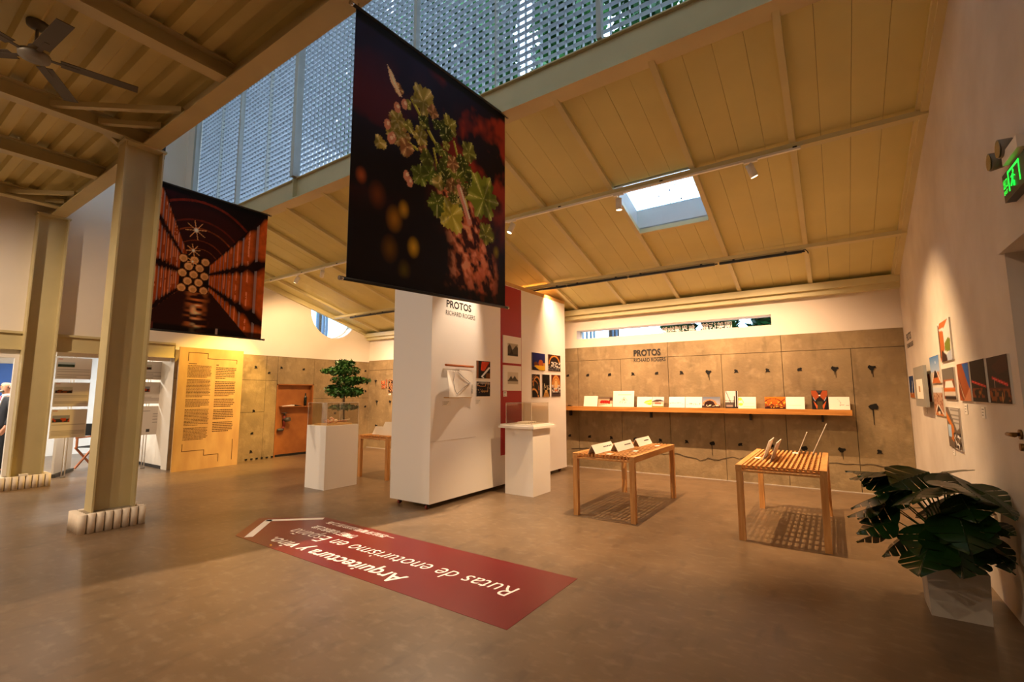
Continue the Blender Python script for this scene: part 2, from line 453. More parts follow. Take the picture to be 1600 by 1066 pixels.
# cracked skirting of rough concrete along the foot of the wall and a dark patch
crk = G(); x = -4.6; z = .36; r_ = random.Random(5)
while x < XR-.1:
    x2 = x+r_.uniform(.04, .12); z2 = min(.44, max(.2, z+r_.uniform(-.035, .03))); t = r_.uniform(.002, .009)
    crk.hexa([(x, YB-.02, z-t), (x2, YB-.02, z2-t), (x2, YB-.01, z2-t), (x, YB-.01, z-t), (x, YB-.02, z+t*.4), (x2, YB-.02, z2+t*.4), (x2, YB-.01, z2+t*.4), (x, YB-.01, z+t*.4)])
    x, z = x2, z2
crk.obj('crack', 'drip', wall_back)
st = G()
for k in range(7):
    xx = .43+k*.025; st.prism([(xx, YB-.017, .23), (xx, YB-.017, .23-r_.uniform(.05, .16)), (xx+.018, YB-.017, .23-r_.uniform(.05, .12)), (xx+.026, YB-.017, .23)], (0, -.003, 0))
st.obj('stain', 'drip', wall_back)
G().box(XL, XR, YB-.03, YB-.012, 0, .012).obj('floor_bead', 'planter', wall_back)

# ---- left wall
CY, CZ, CR = 7.78, 3.72, .70       # round window
T = .28
wlft = G()
def wx(y0, y1, z0, z1): wlft.box(XL-T, XL, y0, y1, z0, z1)
wx(YF, 4.08, 2.56, ZT); wx(4.08, 6.9, 2.43, ZT); wx(8.7, YB+.3, 2.43, ZT); wx(6.9, 8.7, 2.43, 2.9); wx(6.9, 8.7, 4.6, ZT)
wx(4.08, 6.27, -.1, 2.43) ; wx(7.23, YB+.3, -.1, 2.43); wx(6.27, 7.23, 1.75, 2.43)
wx(YF, .55, -.1, 2.56)
N = 48
angs = sorted([2*math.pi*i/N for i in range(N)]+[math.atan2(z_-CZ, y_-CY) % (2*math.pi) for y_ in (6.9, 8.7) for z_ in (2.9, 4.6)])
for a0, a1 in zip(angs, angs[1:]+[angs[0]+2*math.pi]):     # plaster around the round window
    def sq(a):
        c, s_ = math.cos(a), math.sin(a); k = min((8.7-CY if c > 0 else CY-6.9)/max(abs(c), 1e-6), (4.6-CZ if s_ > 0 else CZ-2.9)/max(abs(s_), 1e-6)); return CY+c*k, CZ+s_*k
    def ci(a): return CY+CR*math.cos(a), CZ+CR*math.sin(a)
    p = [ci(a0), ci(a1), sq(a1), sq(a0)]
    wlft.hexa([(XL-T, *p[0]), (XL-T, *p[3]), (XL-T, *p[2]), (XL-T, *p[1]), (XL, *p[0]), (XL, *p[3]), (XL, *p[2]), (XL, *p[1])])
wall_left = wlft.obj('wall_left', 'plaster', loc=(XL, 4, 0), kind='structure')
G().box(XL+.001, XL+.006, 4.08, 6.27, 0, 2.429).box(XL+.001, XL+.006, 7.23, YB-.012, 0, 2.429).box(XL+.001, XL+.006, 6.27, 7.23, 1.76, 2.429).obj('joint_backing', 'joint', wall_left)
for y0, y1, zs in ((4.08, 5.06, (0, 1.84, 2.428)), (5.06, 5.98, (0, 1.1, 1.84, 2.428)), (5.98, 6.262, (0, 1.84, 2.428)), (6.262, 7.238, (1.755, 2.428)),
                   (7.238, 8.1, (0, 1.4, 2.428)), (8.1, YB-.012, (0, 1.4, 2.428))):
    for z0, z1 in zip(zs[:-1], zs[1:]):
        G().box(XL, XL+.014+random.uniform(-.003, .003), y0+J, y1-J, z0+J*(z0 > 0), z1-J).obj('concrete_panel', 'concrete', wall_left)
LH = [(5.725, 2.14), (6.05, 2.016), (6.345, 2.152), (6.937, 2.137), (5.733, 1.124), (5.726, .613), (5.721, .2), (8.86, 2.171), (8.88, 1.592), (8.89, 1.153), (7.9, 1.95), (7.9, 1.0)]
for k, (y, z) in enumerate(LH): inst('tie_hole', HOLES[(2, 0, 2, 0)[k % 4]], wall_left, (.0185, y-4, z), rot=(0, 0, math.pi/2))
nb = G()
for k in range(6): nb.box(XL+.012, XL+.03, 5.6+k*.12, 5.62+k*.12+.03, .02, .05)
nb.obj('anchor_stub', 'hole', wall_left)
G().box(XL+.0, XL+.05, YF, 4.06, 2.52, 2.56).box(XL+.0, XL+.05, YF, 4.06, 2.25, 2.275).box(XL-.02, XL+.012, YF, 4.06, 2.275, 2.52).obj('lintel_beam', 'cream_steel', wall_left)
G().box(XL-T, XL-.02, .55, 4.06, 2.27, 2.56).obj('lintel_back', 'plaster', wall_left)
G().box(XL-.2, XL-.14, 2.33, 4.06, 2.19, 2.27).box(XL-.2, XL-.14, .55, 1.85, 2.15, 2.27).obj('head_frame', 'white_paint', wall_left)
G().box(XL-.1, XL-.02, 1.80, 1.90, 0.0, 2.27).box(XL-.1, XL-.02, .55, 1.80, 2.12, 2.27).box(XL-.1, XL-.02, .55, 1.80, 0.0, .14).obj('door_surround', 'white_paint', wall_left)
G().box(XL+.002, XL+.012, 3.2, 3.62, 6.35, 7.6).obj('dark_vent', 'baseboard', wall_left)

# round window glazing
wr = thing('window_1', None, None, (XL-T, CY, CZ), kind='structure')
ringg = G()
for i in range(N):
    a0, a1 = 2*math.pi*i/N, 2*math.pi*(i+1)/N
    q = [(CY+r*math.cos(a), CZ+r*math.sin(a)) for r, a in ((CR-.03, a0), (CR+.01, a0), (CR+.01, a1), (CR-.03, a1))]
    ringg.hexa([(XL-T, *q[0]), (XL-T, *q[1]), (XL-T, *q[2]), (XL-T, *q[3]), (XL-T+.04, *q[0]), (XL-T+.04, *q[1]), (XL-T+.04, *q[2]), (XL-T+.04, *q[3])])
ringg.obj('window_frame', 'white_paint', wr)
G().prism([(XL-T+.015, CY+CR*math.cos(2*math.pi*i/N), CZ+CR*math.sin(2*math.pi*i/N)) for i in range(N)], (.006, 0, 0)).obj('pane', 'window_glass', wr)
# slit window
wsl = thing('window_2', None, None, ((SX0+SX1)/2, YB+.2, SZ0), kind='structure')
G().box(SX0, SX1, YB+.2, YB+.23, SZ0, SZ0+.012).box(SX0, SX1, YB+.2, YB+.23, SZ1-.012, SZ1).box(SX0, SX0+.014, YB+.2, YB+.23, SZ0, SZ1).box(SX1-.014, SX1, YB+.2, YB+.23, SZ0, SZ1).obj('window_frame', 'white_paint', wsl)
G().box(SX0, SX1, YB+.212, YB+.218, SZ0, SZ1).obj('pane', 'window_glass', wsl)
# mirrored sign characters on the far side of the glass
text('無界博物館', (-2.08, YB+.205, 2.675), (-1, 0, 0), (0, 0, 1), 'white_vinyl', wsl, name='glass_lettering', width=.62, size=.14, bold=.01, eps=0)
text('園美術館', (-1.44, YB+.205, 2.685), (-1, 0, 0), (0, 0, 1), 'white_vinyl', wsl, name='glass_lettering', width=.52, size=.14, bold=.01, eps=0)

# ---- rust coloured door in the left wall, with shelf, bottle and valve
d1 = thing('door_1', None, None, (XL, 6.75, 0), kind='structure')
G().box(XL-.13, XL-.10, 6.27, 7.23, .05, 1.75).obj('door_leaf', 'rust_door', d1)
G().box(XL-.14, XL+.02, 6.262, 6.29, 0, 1.76).box(XL-.14, XL+.02, 7.21, 7.238, 0, 1.76).box(XL-.14, XL+.02, 6.262, 7.238, 1.735, 1.76).obj('door_frame', 'rust_door', d1)
G().box(XL-.14, XL-.095, 6.29, 7.21, 0, .055).obj('threshold', 'black_metal', d1)
ds = G().box(XL-.10, XL+.05, 6.40, 7.15, 1.195, 1.215).obj('wall_shelf', 'rust_door', label='narrow wooden shelf fixed across the rust coloured door', cat='shelf')
bk = thing('open_book', 'open black and white book lying on the rust door shelf', 'book', (XL-.02, 6.65, 1.215))
G().hexa([(XL-.09, 6.42, 1.2155), (XL+.04, 6.42, 1.2155), (XL+.04, 6.72, 1.22), (XL-.09, 6.72, 1.22), (XL-.09, 6.42, 1.218), (XL+.04, 6.42, 1.218), (XL+.04, 6.72, 1.25), (XL-.09, 6.72, 1.25)]).obj('page_block', 'paper', bk)
G().hexa([(XL-.09, 6.72, 1.2155), (XL+.04, 6.72, 1.2155), (XL+.04, 6.93, 1.2155), (XL-.09, 6.93, 1.2155), (XL-.09, 6.72, 1.255), (XL+.04, 6.72, 1.255), (XL+.04, 6.93, 1.22), (XL-.09, 6.93, 1.22)]).obj('cover', 'ink', bk)
bt = thing('wine_bottle', 'dark glass wine bottle standing on the rust door shelf', 'bottle', (XL-.03, 7.05, 1.215))
G().lathe((XL-.03, 7.05, 1.2155), [(.037, 0), (.038, .19), (.03, .225), (.015, .25), (.0145, .3)], 16).obj('glass_body', 'bottle', bt)
G().lathe((XL-.03, 7.05, 1.51), [(.0165, 0), (.0165, .02), (.014, .03)], 12).obj('cap', 'ink', bt)
vl = thing('pipe_valve', 'dark red pipe valve with handwheel mounted on rust coloured door', 'valve', (XL-.05, 6.5, .7))
G().tube([(XL-.06, 6.53, .98), (XL-.05, 6.52, .72), (XL-.05, 6.48, .66)], [.03, .03, .026], 10).obj('pipe', 'rust_red', vl)
G().cyl((XL-.06, 6.53, 1.04), (XL-.06, 6.53, 1.055), .065, n=18).cyl((XL-.06, 6.53, .96), (XL-.06, 6.53, 1.05), .012, n=8).obj('handwheel', 'gun_grey', vl)
G().cyl((XL-.09, 6.53, .88), (XL+.06, 6.60, .90), .052, n=14).obj('valve_body', 'gun_grey', vl)
G().ball((XL-.05, 6.44, .65), .05, .09, .04).obj('outlet', 'gun_grey', vl)

# ---- right wall with a door further along it
wr_ = G().box(XR, XR+.3, 4.0, YB+.3, -.1, ZT).box(XR, XR+.3, YF, 3.0, -.1, ZT).box(XR, XR+.3, 3.0, 4.0, 2.37, ZT).box(XR+.25, XR+.3, 3.0, 4.0, -.1, 2.37)
wall_right = wr_.obj('wall_right', 'plaster_rough', loc=(XR, 4, 0), kind='structure')
d2 = thing('door_2', None, None, (XR+.1, 3.5, 0), kind='structure')
G().box(XR+.10, XR+.14, 3.02, 3.98, .01, 2.34).obj('door_leaf', 'plaster_rough', d2)
G().box(XR-.025, XR+.12, 2.94, 4.03, 2.345, 2.41).obj('head_trim', 'plaster_rough', d2)
hk = thing('lever_handle', 'dark brass lever handle on the white wall beside the doorway', 'handle', (XR, 3.95, 1.25))
G().cyl((XR-.001, 4.09, 1.25), (XR-.012, 4.09, 1.25), .03, n=14).cyl((XR-.012, 4.09, 1.25), (XR-.06, 4.09, 1.25), .011, n=8).tube([(XR-.06, 4.10, 1.25), (XR-.06, 3.96, 1.252)], .012, 8).obj('lever', 'brass', hk)
G().cyl((XR-.001, 4.02, 1.18), (XR-.03, 4.02, 1.18), .022, n=12).obj('lock', 'brass', hk)

# ---- wall behind the camera
G().box(XL-.3, XR+.3, YF-.3, YF, -.1, ZT).obj('wall_front', 'plaster', kind='structure')
# ---- upper wall over the edge of the mezzanine and top roof of the light well
G().box(XL, XR, 1.9, 2.02, 5.02, ZT).obj('wall_mezzanine', 'plaster', kind='structure')
G().box(XL-.3, XR+.3, 1.9, 4.3, ZT, ZT+.15).obj('ceiling', 'plaster', kind='structure')

# ---- sloped ceiling of boards on rafters and purlins
RZ, RS = 3.2, .295
def rz(y, d=0.0): return RZ+RS*(9-y)+d
roof = thing('ceiling', None, None, (0, 9, RZ), kind='structure')
RAF = [-.19-1.037*k for k in range(-1, 11)]
RAF[0] = XR-.06
def slab(x0, x1, y0, y1, d0, d1):
    return G().hexa([(x0, y0, rz(y0, d0)), (x1, y0, rz(y0, d0)), (x1, y1, rz(y1, d0)), (x0, y1, rz(y1, d0)), (x0, y0, rz(y0, d1)), (x1, y0, rz(y0, d1)), (x1, y1, rz(y1, d1)), (x0, y1, rz(y1, d1))])
SK = (-2.268, -1.268, 5.745, 6.70)
BW = 1.037/4
segs = [(4.12, 5.70), (5.70, 7.70), (7.70, 9.0)]
mesh_seg = [slab(0, BW-.003, a+.001, b-.001, .06, .08).mesh('ceiling_board', (0, 9, RZ), 'roof_board') for a, b in segs]
mesh_short = slab(0, BW-.003, SK[3], 7.699, .06, .08).mesh('ceiling_board', (0, 9, RZ), 'roof_board')
x = -.19-1.037*11
nb_ = 0
while x < XR:
    for k, (a, b) in enumerate(segs):
        me = mesh_seg[k]
        if k == 1 and SK[0]-.1 < x+BW/2 < SK[1]+.1: me = mesh_short
        if x > XL-.3: inst('ceiling_board', me, roof, (x, 0, random.uniform(0, .002)))
    x += BW
for k, x in enumerate(RAF):
    slab(x-.03, x+.03, 4.15, 9.0, .0, .06).obj('rafter', 'roof_steel', roof)
for y in (5.70, 7.70):
    slab(XL, XR, y-.03, y+.03, -.05, .0).obj('purlin', 'roof_steel', roof)
G().box(XL, XR, 8.87, 9.0, 3.06, 3.17).box(XL, XR, 8.80, 8.87, 3.14, 3.25).obj('eave_beam', 'roof_steel', roof)
G().hexa([(XL, 4.2, rz(4.2, -.06)), (XL+.07, 4.2, rz(4.2, -.06)), (XL+.07, 9, rz(9, -.06)), (XL, 9, rz(9, -.06)), (XL, 4.2, rz(4.2, .06)), (XL+.07, 4.2, rz(4.2, .06)), (XL+.07, 9, rz(9, .06)), (XL, 9, rz(9, .06))]).obj('edge_angle', 'roof_steel', roof)
G().hexa([(XR-.06, 4.2, rz(4.2, -.03)), (XR, 4.2, rz(4.2, -.03)), (XR, 9, rz(9, -.03)), (XR-.06, 9, rz(9, -.03)), (XR-.06, 4.2, rz(4.2, .06)), (XR, 4.2, rz(4.2, .06)), (XR, 9, rz(9, .06)), (XR-.06, 9, rz(9, .06))]).obj('edge_angle', 'roof_steel', roof)
slab(XL-.3, SK[0]-.02, 4.15, 9.6, .10, .16).obj('roof_sheet', 'gun_grey', roof)
slab(SK[1]+.02, XR+.3, 4.15, 9.6, .10, .16).obj('roof_sheet', 'gun_grey', roof)
slab(SK[0]-.02, SK[1]+.02, 4.15, SK[2]-.02, .10, .16).obj('roof_sheet', 'gun_grey', roof)
slab(SK[0]-.02, SK[1]+.02, SK[3]+.02, 9.6, .10, .16).obj('roof_sheet', 'gun_grey', roof)
# skylight: shaft walls, glazing, fallen leaves on the glass
sk = thing('window_3', None, None, ((SK[0]+SK[1])/2, SK[2], rz(SK[2])), kind='structure')
slab(SK[0]-.02, SK[0], SK[2], SK[3], .06, .36).obj('shaft_side', 'shaft', sk)
slab(SK[1], SK[1]+.02, SK[2], SK[3], .06, .36).obj('shaft_side', 'shaft', sk)
slab(SK[0], SK[1], SK[2]-.02, SK[2], .06, .36).obj('shaft_side', 'shaft', sk)
slab(SK[0], SK[1], SK[3], SK[3]+.02, .06, .36).obj('shaft_side', 'shaft', sk)
slab(SK[0], SK[1], SK[3]-.0, SK[3]+.03, .0, .06).obj('shaft_trim', 'roof_steel', sk)
slab(SK[0]-.02, SK[1]+.02, SK[2]-.02, SK[3]+.02, .34, .35).obj('pane', 'window_glass', sk)
db = G(); r_ = random.Random(3)
for k in range(170):
    y = SK[2]+r_.random()*.95; x = SK[0]+1.0*(r_.random()**.6); s_ = r_.choice((.004, .006, .008, .012 if k % 9 else .024)); a = r_.uniform(0, 3.1)
    z = rz(y, .3515); c_, n_ = math.cos(a)*s_, math.sin(a)*s_
    db.quad((x-c_, y-n_, z+RS*n_), (x+n_*.6, y-c_*.6, z+RS*c_*.6), (x+c_, y+n_, z-RS*n_), (x-n_*.6, y+c_*.6, z-RS*c_*.6))
db.obj('leaf_litter', 'bark', sk, kind='stuff')

# ---- clerestory: steel edge beam and metal grating screen
cb = thing('trim_1', None, None, (-5, 4.1, 4.63), kind='structure')
G().box(XL, XR, 4.10, 4.13, 4.65, 4.99).obj('beam_web', 'cream_steel', cb)
G().box(XL, XR, 4.02, 4.24, 4.63, 4.65).obj('beam_flange', 'cream_steel', cb)
G().box(XL, XR, 4.06, 4.20, 4.985, 5.0).obj('beam_flange', 'cream_steel', cb)
G().box(-7.03, -7.01, 4.03, 4.10, 4.65, 4.99).obj('stiffener', 'cream_steel', cb)
scr = thing('lattice_screen', 'bluish grey metal grating screen standing on the clerestory beam', 'screen', (-5, 4.13, 5.0))
SPX, SPZ, SD = .1, .088, .052
zt = 8.25
fin = G().box(-.0017, .0017, 4.10, 4.10+SD, 5.0, zt).mesh('grating_fin', (0, 4.13, 5.0), 'screen_metal')
x = XL+.45
while x < XR-.01:
    inst('grating_fin', fin, scr, (x+5, 0, 0)); x += SPX
posts = [-10.74, -8.93, -6.97, -4.28, -1.69, XR-.05]
for a, b in zip(posts[:-1], posts[1:]):
    bar = G().box(a, b, 4.10, 4.10+SD, -.0016, .0016).mesh('grating_slat', (-5, 4.13, 0), 'screen_metal')
    k = 0
    while 5.03+k*SPZ < zt:
        inst('grating_slat', bar, scr, (0, 0, .03+k*SPZ)); k += 1
for x, w, d in ((-10.78, .09, .09), (-8.93, .05, .07), (-6.99, .09, .12), (-4.28, .05, .07), (-1.69, .05, .07)):
    G().box(x-w/2, x+w/2, 4.10-d, 4.10, 5.0, zt).obj('screen_post', 'post_metal', scr)
for x in (-9.8, -8.0, -5.6, -3.0, -.4):
    G().box(x-.006, x+.006, 4.085, 4.155, 5.0, zt).obj('panel_seam', 'post_metal', scr)
G().box(XL, XR, 4.09, 4.16, 5.0, 5.012).obj('bottom_rail', 'post_metal', scr)
G().box(XL, -10.78, 4.02, 4.14, 5.0, zt).obj('wall_return', 'plaster', cb)

# ---- mezzanine ceiling: corrugated deck, joists, edge beam
mz = thing('ceiling', None, None, (-5, 0, 4.6), kind='structure')
G().box(XL, XR, 2.08, 2.11, 4.62, 4.98).obj('edge_beam_web', 'cream_steel', mz)
G().box(XL, XR, 2.0, 2.19, 4.60, 4.62).obj('edge_beam_flange', 'cream_steel', mz)
G().box(XL, XR, 2.0, 2.19, 4.98, 5.0).obj('edge_beam_flange', 'cream_steel', mz)
JX = [-10.55, -8.62, -6.98, -4.83, -2.9, -.95]
for x in JX:
    G().box(x-.075, x+.075, YF, 2.08, 4.62, 4.635).box(x-.008, x+.008, YF, 2.08, 4.635, 4.79).box(x-.075, x+.075, YF, 2.08, 4.79, 4.805).obj('joist', 'cream_steel', mz)
y = YF; k = 0
while y < 2.05:
    yy = [y, y+.10, y+.13, y+.23, y+.26]
    z0, z1 = 4.806, 4.866
    G().hexa([(XL, yy[0], z0), (XR, yy[0], z0), (XR, yy[1], z0), (XL, yy[1], z0), (XL, yy[0], z0+.004), (XR, yy[0], z0+.004), (XR, yy[1], z0+.004), (XL, yy[1], z0+.004)]) \
       .hexa([(XL, yy[1], z0), (XR, yy[1], z0), (XR, yy[2], z1), (XL, yy[2], z1), (XL, yy[1], z0+.004), (XR, yy[1], z0+.004), (XR, yy[2], z1+.004), (XL, yy[2], z1+.004)]) \
       .hexa([(XL, yy[2], z1), (XR, yy[2], z1), (XR, yy[3], z1), (XL, yy[3], z1), (XL, yy[2], z1+.004), (XR, yy[2], z1+.004), (XR, yy[3], z1+.004), (XL, yy[3], z1+.004)]) \
       .hexa([(XL, yy[3], z1), (XR, yy[3], z1), (XR, yy[4], z0), (XL, yy[4], z0), (XL, yy[3], z1+.004), (XR, yy[3], z1+.004), (XR, yy[4], z0+.004), (XL, yy[4], z0+.004)]).obj('deck_rib', 'deck', mz)
    y += .26; k += 1
G().box(XL, XR, YF, 2.08, 4.88, 5.02).obj('deck_slab', 'plaster', mz)
for xc in (-6.98, -10.9):
    for s_, xb in ((1, .55), (1, 1.1), (-1, .55)):
        if xc-.1+s_*xb < XL: continue
        G().bar((xc+s_*.04, 2.0-xb*.75, 4.70), (xc+s_*xb, 2.04, 4.70), .06, .06).obj('knee_brace', 'cream_steel', mz)

# ---- steel columns on their tube-clad feet
def column(xc, yc, label_c, label_b):
    c = thing('steel_column', label_c, 'column', (xc, yc, .2), group='steel columns under the mezzanine edge')
    w, d = .125, .20
    G().box(xc-w, xc+w, yc-d, yc-d+.018, .2, 4.6).obj('flange', 'cream_steel', c)
    G().box(xc-w, xc+w, yc+d-.018, yc+d, .2, 4.6).obj('flange', 'cream_steel', c)
    G().box(xc-.006, xc+.006, yc-d+.018, yc+d-.018, .2, 4.6).obj('web', 'cream_steel', c)
    G().box(xc-w-.02, xc+w+.02, yc-d-.02, yc+d+.02, 4.575, 4.6).obj('cap_plate', 'cream_steel', c)
    b = thing('column_base', label_b, 'column base', (xc, yc, 0), group='tube-clad column feet')
    bx0, bx1, by0, by1 = xc-.20, xc+.21, yc-.32, yc+.29
    r = .036
    tm = G().lathe((0, 0, 0), [(r, 0), (r, .205)], 14).mesh('tube', material='tube_white')
    n = 8
    for i in range(n):
        y = by0+r+(by1-by0-2*r)*i/(n-1)
        for x in (bx0+r, bx1-r): inst('tube', tm, b, (x-xc, y-yc, 0))
    for i in range(1, 5):
        x = bx0+r+(bx1-bx0-2*r)*i/5
        for y in (by0+r, by1-r): inst('tube', tm, b, (x-xc, y-yc, 0))
    G().box(bx0+r, bx1-r, by0+r, by1-r, 0, .2).obj('infill', 'sand', b)
column(-7.015, 2.035, 'cream steel column standing clear on the floor before the dark wine cellar banner', 'row of white tubes round the foot of the free-standing column')
column(-11.10, 2.05, 'cream steel column standing against the white left wall', 'row of white tubes round the foot of the column at the wall')
G().box(-10.98, -10.90, 1.96, 2.06, .205, .235).obj('small_box', 'paper', label='small white box lying on the tube foot beside the wall column', cat='box')

# ---- adjoining room behind the left wall
G().box(-14.6, XL-T, 4.10, 4.2, 0, 2.6).obj('wall_partition', 'plaster', kind='structure')
G().box(-14.6, XL-T, 4.085, 4.10, 0.0, .06).obj('baseboard_partition', 'baseboard', kind='structure')
G().box(-16.4, -16.2, YF, YB, 0, 2.6).obj('wall_far', 'plaster', kind='structure')
G().box(-16.4, XL-T, YF, 4.2, 2.6, 2.7).obj('ceiling', 'plaster', kind='structure')
G().box(-16.4, XL-T, -.1, 0, 0, 2.6).obj('wall_annex', 'plaster', kind='structure')
for yy in (1.2, 3.0):  # unseen glowing panels, added to brighten the adjoining room
    lp = thing('added_panel_light', 'added square glowing ceiling panel in the adjoining room, '+('over the suited man' if yy < 2 else 'over the pole stands'), 'lamp', (-13.2, yy, 2.56), group='added fill panels of the adjoining room')
    G().box(-13.55, -12.85, yy-.35, yy+.35, 2.57, 2.6).obj('frame', 'white_paint', lp)
    G().box(-13.5, -12.9, yy-.3, yy+.3, 2.562, 2.57).obj('diffuser', 'panel_glow', lp)
    al = bpy.data.lights.new('panel_fill', 'AREA'); al.energy = 55; al.size = .6; al.color = (1, .93, .8)
    ao = bpy.data.objects.new('panel_fill', al); COL.objects.link(ao); ao.parent = lp; ao.location = (0, 0, -.01)

# ================================================================== BANNERS
def banner_vine(p):
    U, V = p.U, p.V; n1, n2, n3 = fbm(U, V, 4, 1), fbm(U, V, 7, 9), fbm(U, V, 18, 21)
    p.fill('#16100f')
    p.put(np.clip((V-.45)*1.3, 0, .8)*np.clip(1.15-U*1.1, 0, 1)*(.5+n1), '#2b2a48')
    p.put(np.clip((n2-.46)*5, 0, .85)*np.clip((V-.25)*3, 0, 1)*np.clip((U-.38)*3, 0, 1), '#96301f')
    p.put(np.clip((n1-.5)*5, 0, .5)*np.clip((.75-U)*2, 0, 1)*np.clip((V-.25)*2, 0, 1)*np.clip((.95-V)*4, 0, 1), '#5e1f22')
    # blurred lights low on the left
    for u, v, r, c in ((.22, .26, .05, '#8a5a14'), (.27, .31, .035, '#a7791c'), (.33, .17, .04, '#b58a1c'), (.05, .38, .03, '#8f4420'), (.2, .14, .05, '#5a3a10'), (.92, .26, .03, '#7a6a16'), (.88, .33, .03, '#6d7a20'), (.13, .33, .05, '#5a2c14'), (.28, .07, .04, '#4a3c10')):
        p.disc(u, v, r, c, ry=r*1.2, soft=.9)
    # bark column: flakes of orange brown
    cx = .66-.12*(V-.35); m = np.clip(1.6-1.6*abs(U-cx-.06*np.sin(V*9))/(.22-.12*np.clip(V, 0, 1)), 0, 1)*np.clip((.6-V)*6, 0, 1)*np.clip(V*9-.2, 0, 1)
    fl_ = fbm(U*.9+V*.35, V*.8, 34, 40, 3)
    p.put(m*np.clip((fl_-.36)*7, 0, 1), '#b8603a'); p.put(m*np.clip((fl_-.56)*9, 0, 1), '#e0986c'); p.put(m*np.clip((.42-fl_)*9, 0, 1), '#3a1510')
    m2 = np.clip(1-abs(U-.80)/.16, 0, 1)*np.clip((.28-V)*6, 0, 1)
    p.put(m2*np.clip((fl_-.5)*6, 0, .9), '#a8482a')
    # stems
    for a, b, w in (((.30, .78), (.47, .63), .008), ((.47, .63), (.62, .55), .010), ((.62, .55), (.68, .42), .012), ((.58, .70), (.66, .52), .007), ((.44, .62), (.5, .46), .006), ((.35, .47), (.5, .47), .006), ((.22, .60), (.34, .58), .006), ((.68, .62), (.7, .5), .007)):
        p.line(a, b, w, '#8f8a2c'); p.line((a[0]+.003, a[1]+.004), (b[0]+.003, b[1]+.004), w*.4, '#c4bd5a')
    def leaf(u, v, r, ang, c1, c2, k=5):
        r = r*1.22
        dx, dy = (U-u), (V-v)/p.a; th = np.arctan2(dy, dx)-ang; d = np.hypot(dx, dy)
        rad = r*(.62+.25*abs(np.cos(th*k/2))+.10*np.cos(th)+.05*np.sin(th*17))
        m_ = (d < rad)*1.0; p.put(m_, c1)
        p.put(m_*np.clip(np.cos(th*k)*1.2-.2, 0, 1)*.8, c2); p.put(m_*(abs(np.sin(th*k/2)) < .07)*.8, '#d8d28c')
        p.put(m_*np.clip((n3-.5)*4, 0, .6), '#2c3010')
    leaf(.81, .50, .125, 2.2, '#6f7a24', '#a9ac4a', 6)
    leaf(.37, .80, .075, 1.0, '#8c7c34', '#c2ab66', 5)
    leaf(.56, .37, .085, -.9, '#a59a35', '#d2c65c', 4); leaf(.54, .76, .055, .7, '#77702a', '#a7a04a')
    leaf(.69, .69, .055, 1.2, '#6b6a2a', '#9f9c48'); leaf(.60, .55, .065, .3, '#5b6020', '#8c8c38'); leaf(.83, .33, .06, 1.0, '#66661f', '#9a9636')
    leaf(.25, .60, .055, 2.8, '#8a6a35', '#c49a62'); leaf(.36, .64, .045, 2.0, '#93802f', '#b8a650'); leaf(.36, .48, .05, -2.2, '#5d6a24', '#93a04a')
    leaf(.47, .39, .06, -1.6, '#4b561b', '#7c8430'); leaf(.42, .50, .05, 2.4, '#4a5a1c', '#7c8a3a'); leaf(.5, .52, .06, -.4, '#3b4616', '#6a742c'); leaf(.66, .60, .06, 2.7, '#3f4a18', '#737a2e')
    rl = random.Random(2)
    for q in range(44):
        t = rl.random(); u0, v0 = (.30+.40*t, .80-.38*t) if q % 3 else (.20+.34*t, .61-.10*t); u0 += rl.uniform(-.12, .13); v0 += rl.uniform(-.09, .09)
        c1, c2 = rl.choice((('#6f6c28', '#b0a852'), ('#8f7f38', '#d0bc78'), ('#474d1c', '#7c8234'), ('#7a5230', '#c08e5c'), ('#2e3614', '#5c6426')))
        leaf(u0, v0, rl.uniform(.018, .044), rl.uniform(0, 6.28), c1, c2, rl.choice((3, 4, 5)))
    leaf(.81, .50, .115, 2.2, '#6f7a24', '#a9ac4a', 6); leaf(.57, .36, .08, -.9, '#a59a35', '#d2c65c', 4)
    p.poly([(.16, .86), (.19, .84), (.245, .765), (.23, .76), (.18, .80)], '#d8b48c'); p.poly([(.17, .85), (.235, .77), (.2, .80)], '#f0d8b4')
    for u, v in ((.17, .62), (.2, .58), (.28, .45), (.3, .43), (.26, .74), (.22, .71), (.19, .57)): p.disc(u, v, .018, '#b87a5c', ry=.022); p.disc(u+.004, v+.006, .008, '#e6b898')
    p.line((.62, .50), (.70, .36), .018, '#c98a72'); p.line((.63, .50), (.70, .38), .006, '#f0c8b0')
    p.C = np.clip(p.C*1.55, 0, 1); p.put(np.clip((V-.955)*60, 0, 1), '#15100e'); p.put(np.clip((.05-V)*60, 0, .85), '#1a1412')

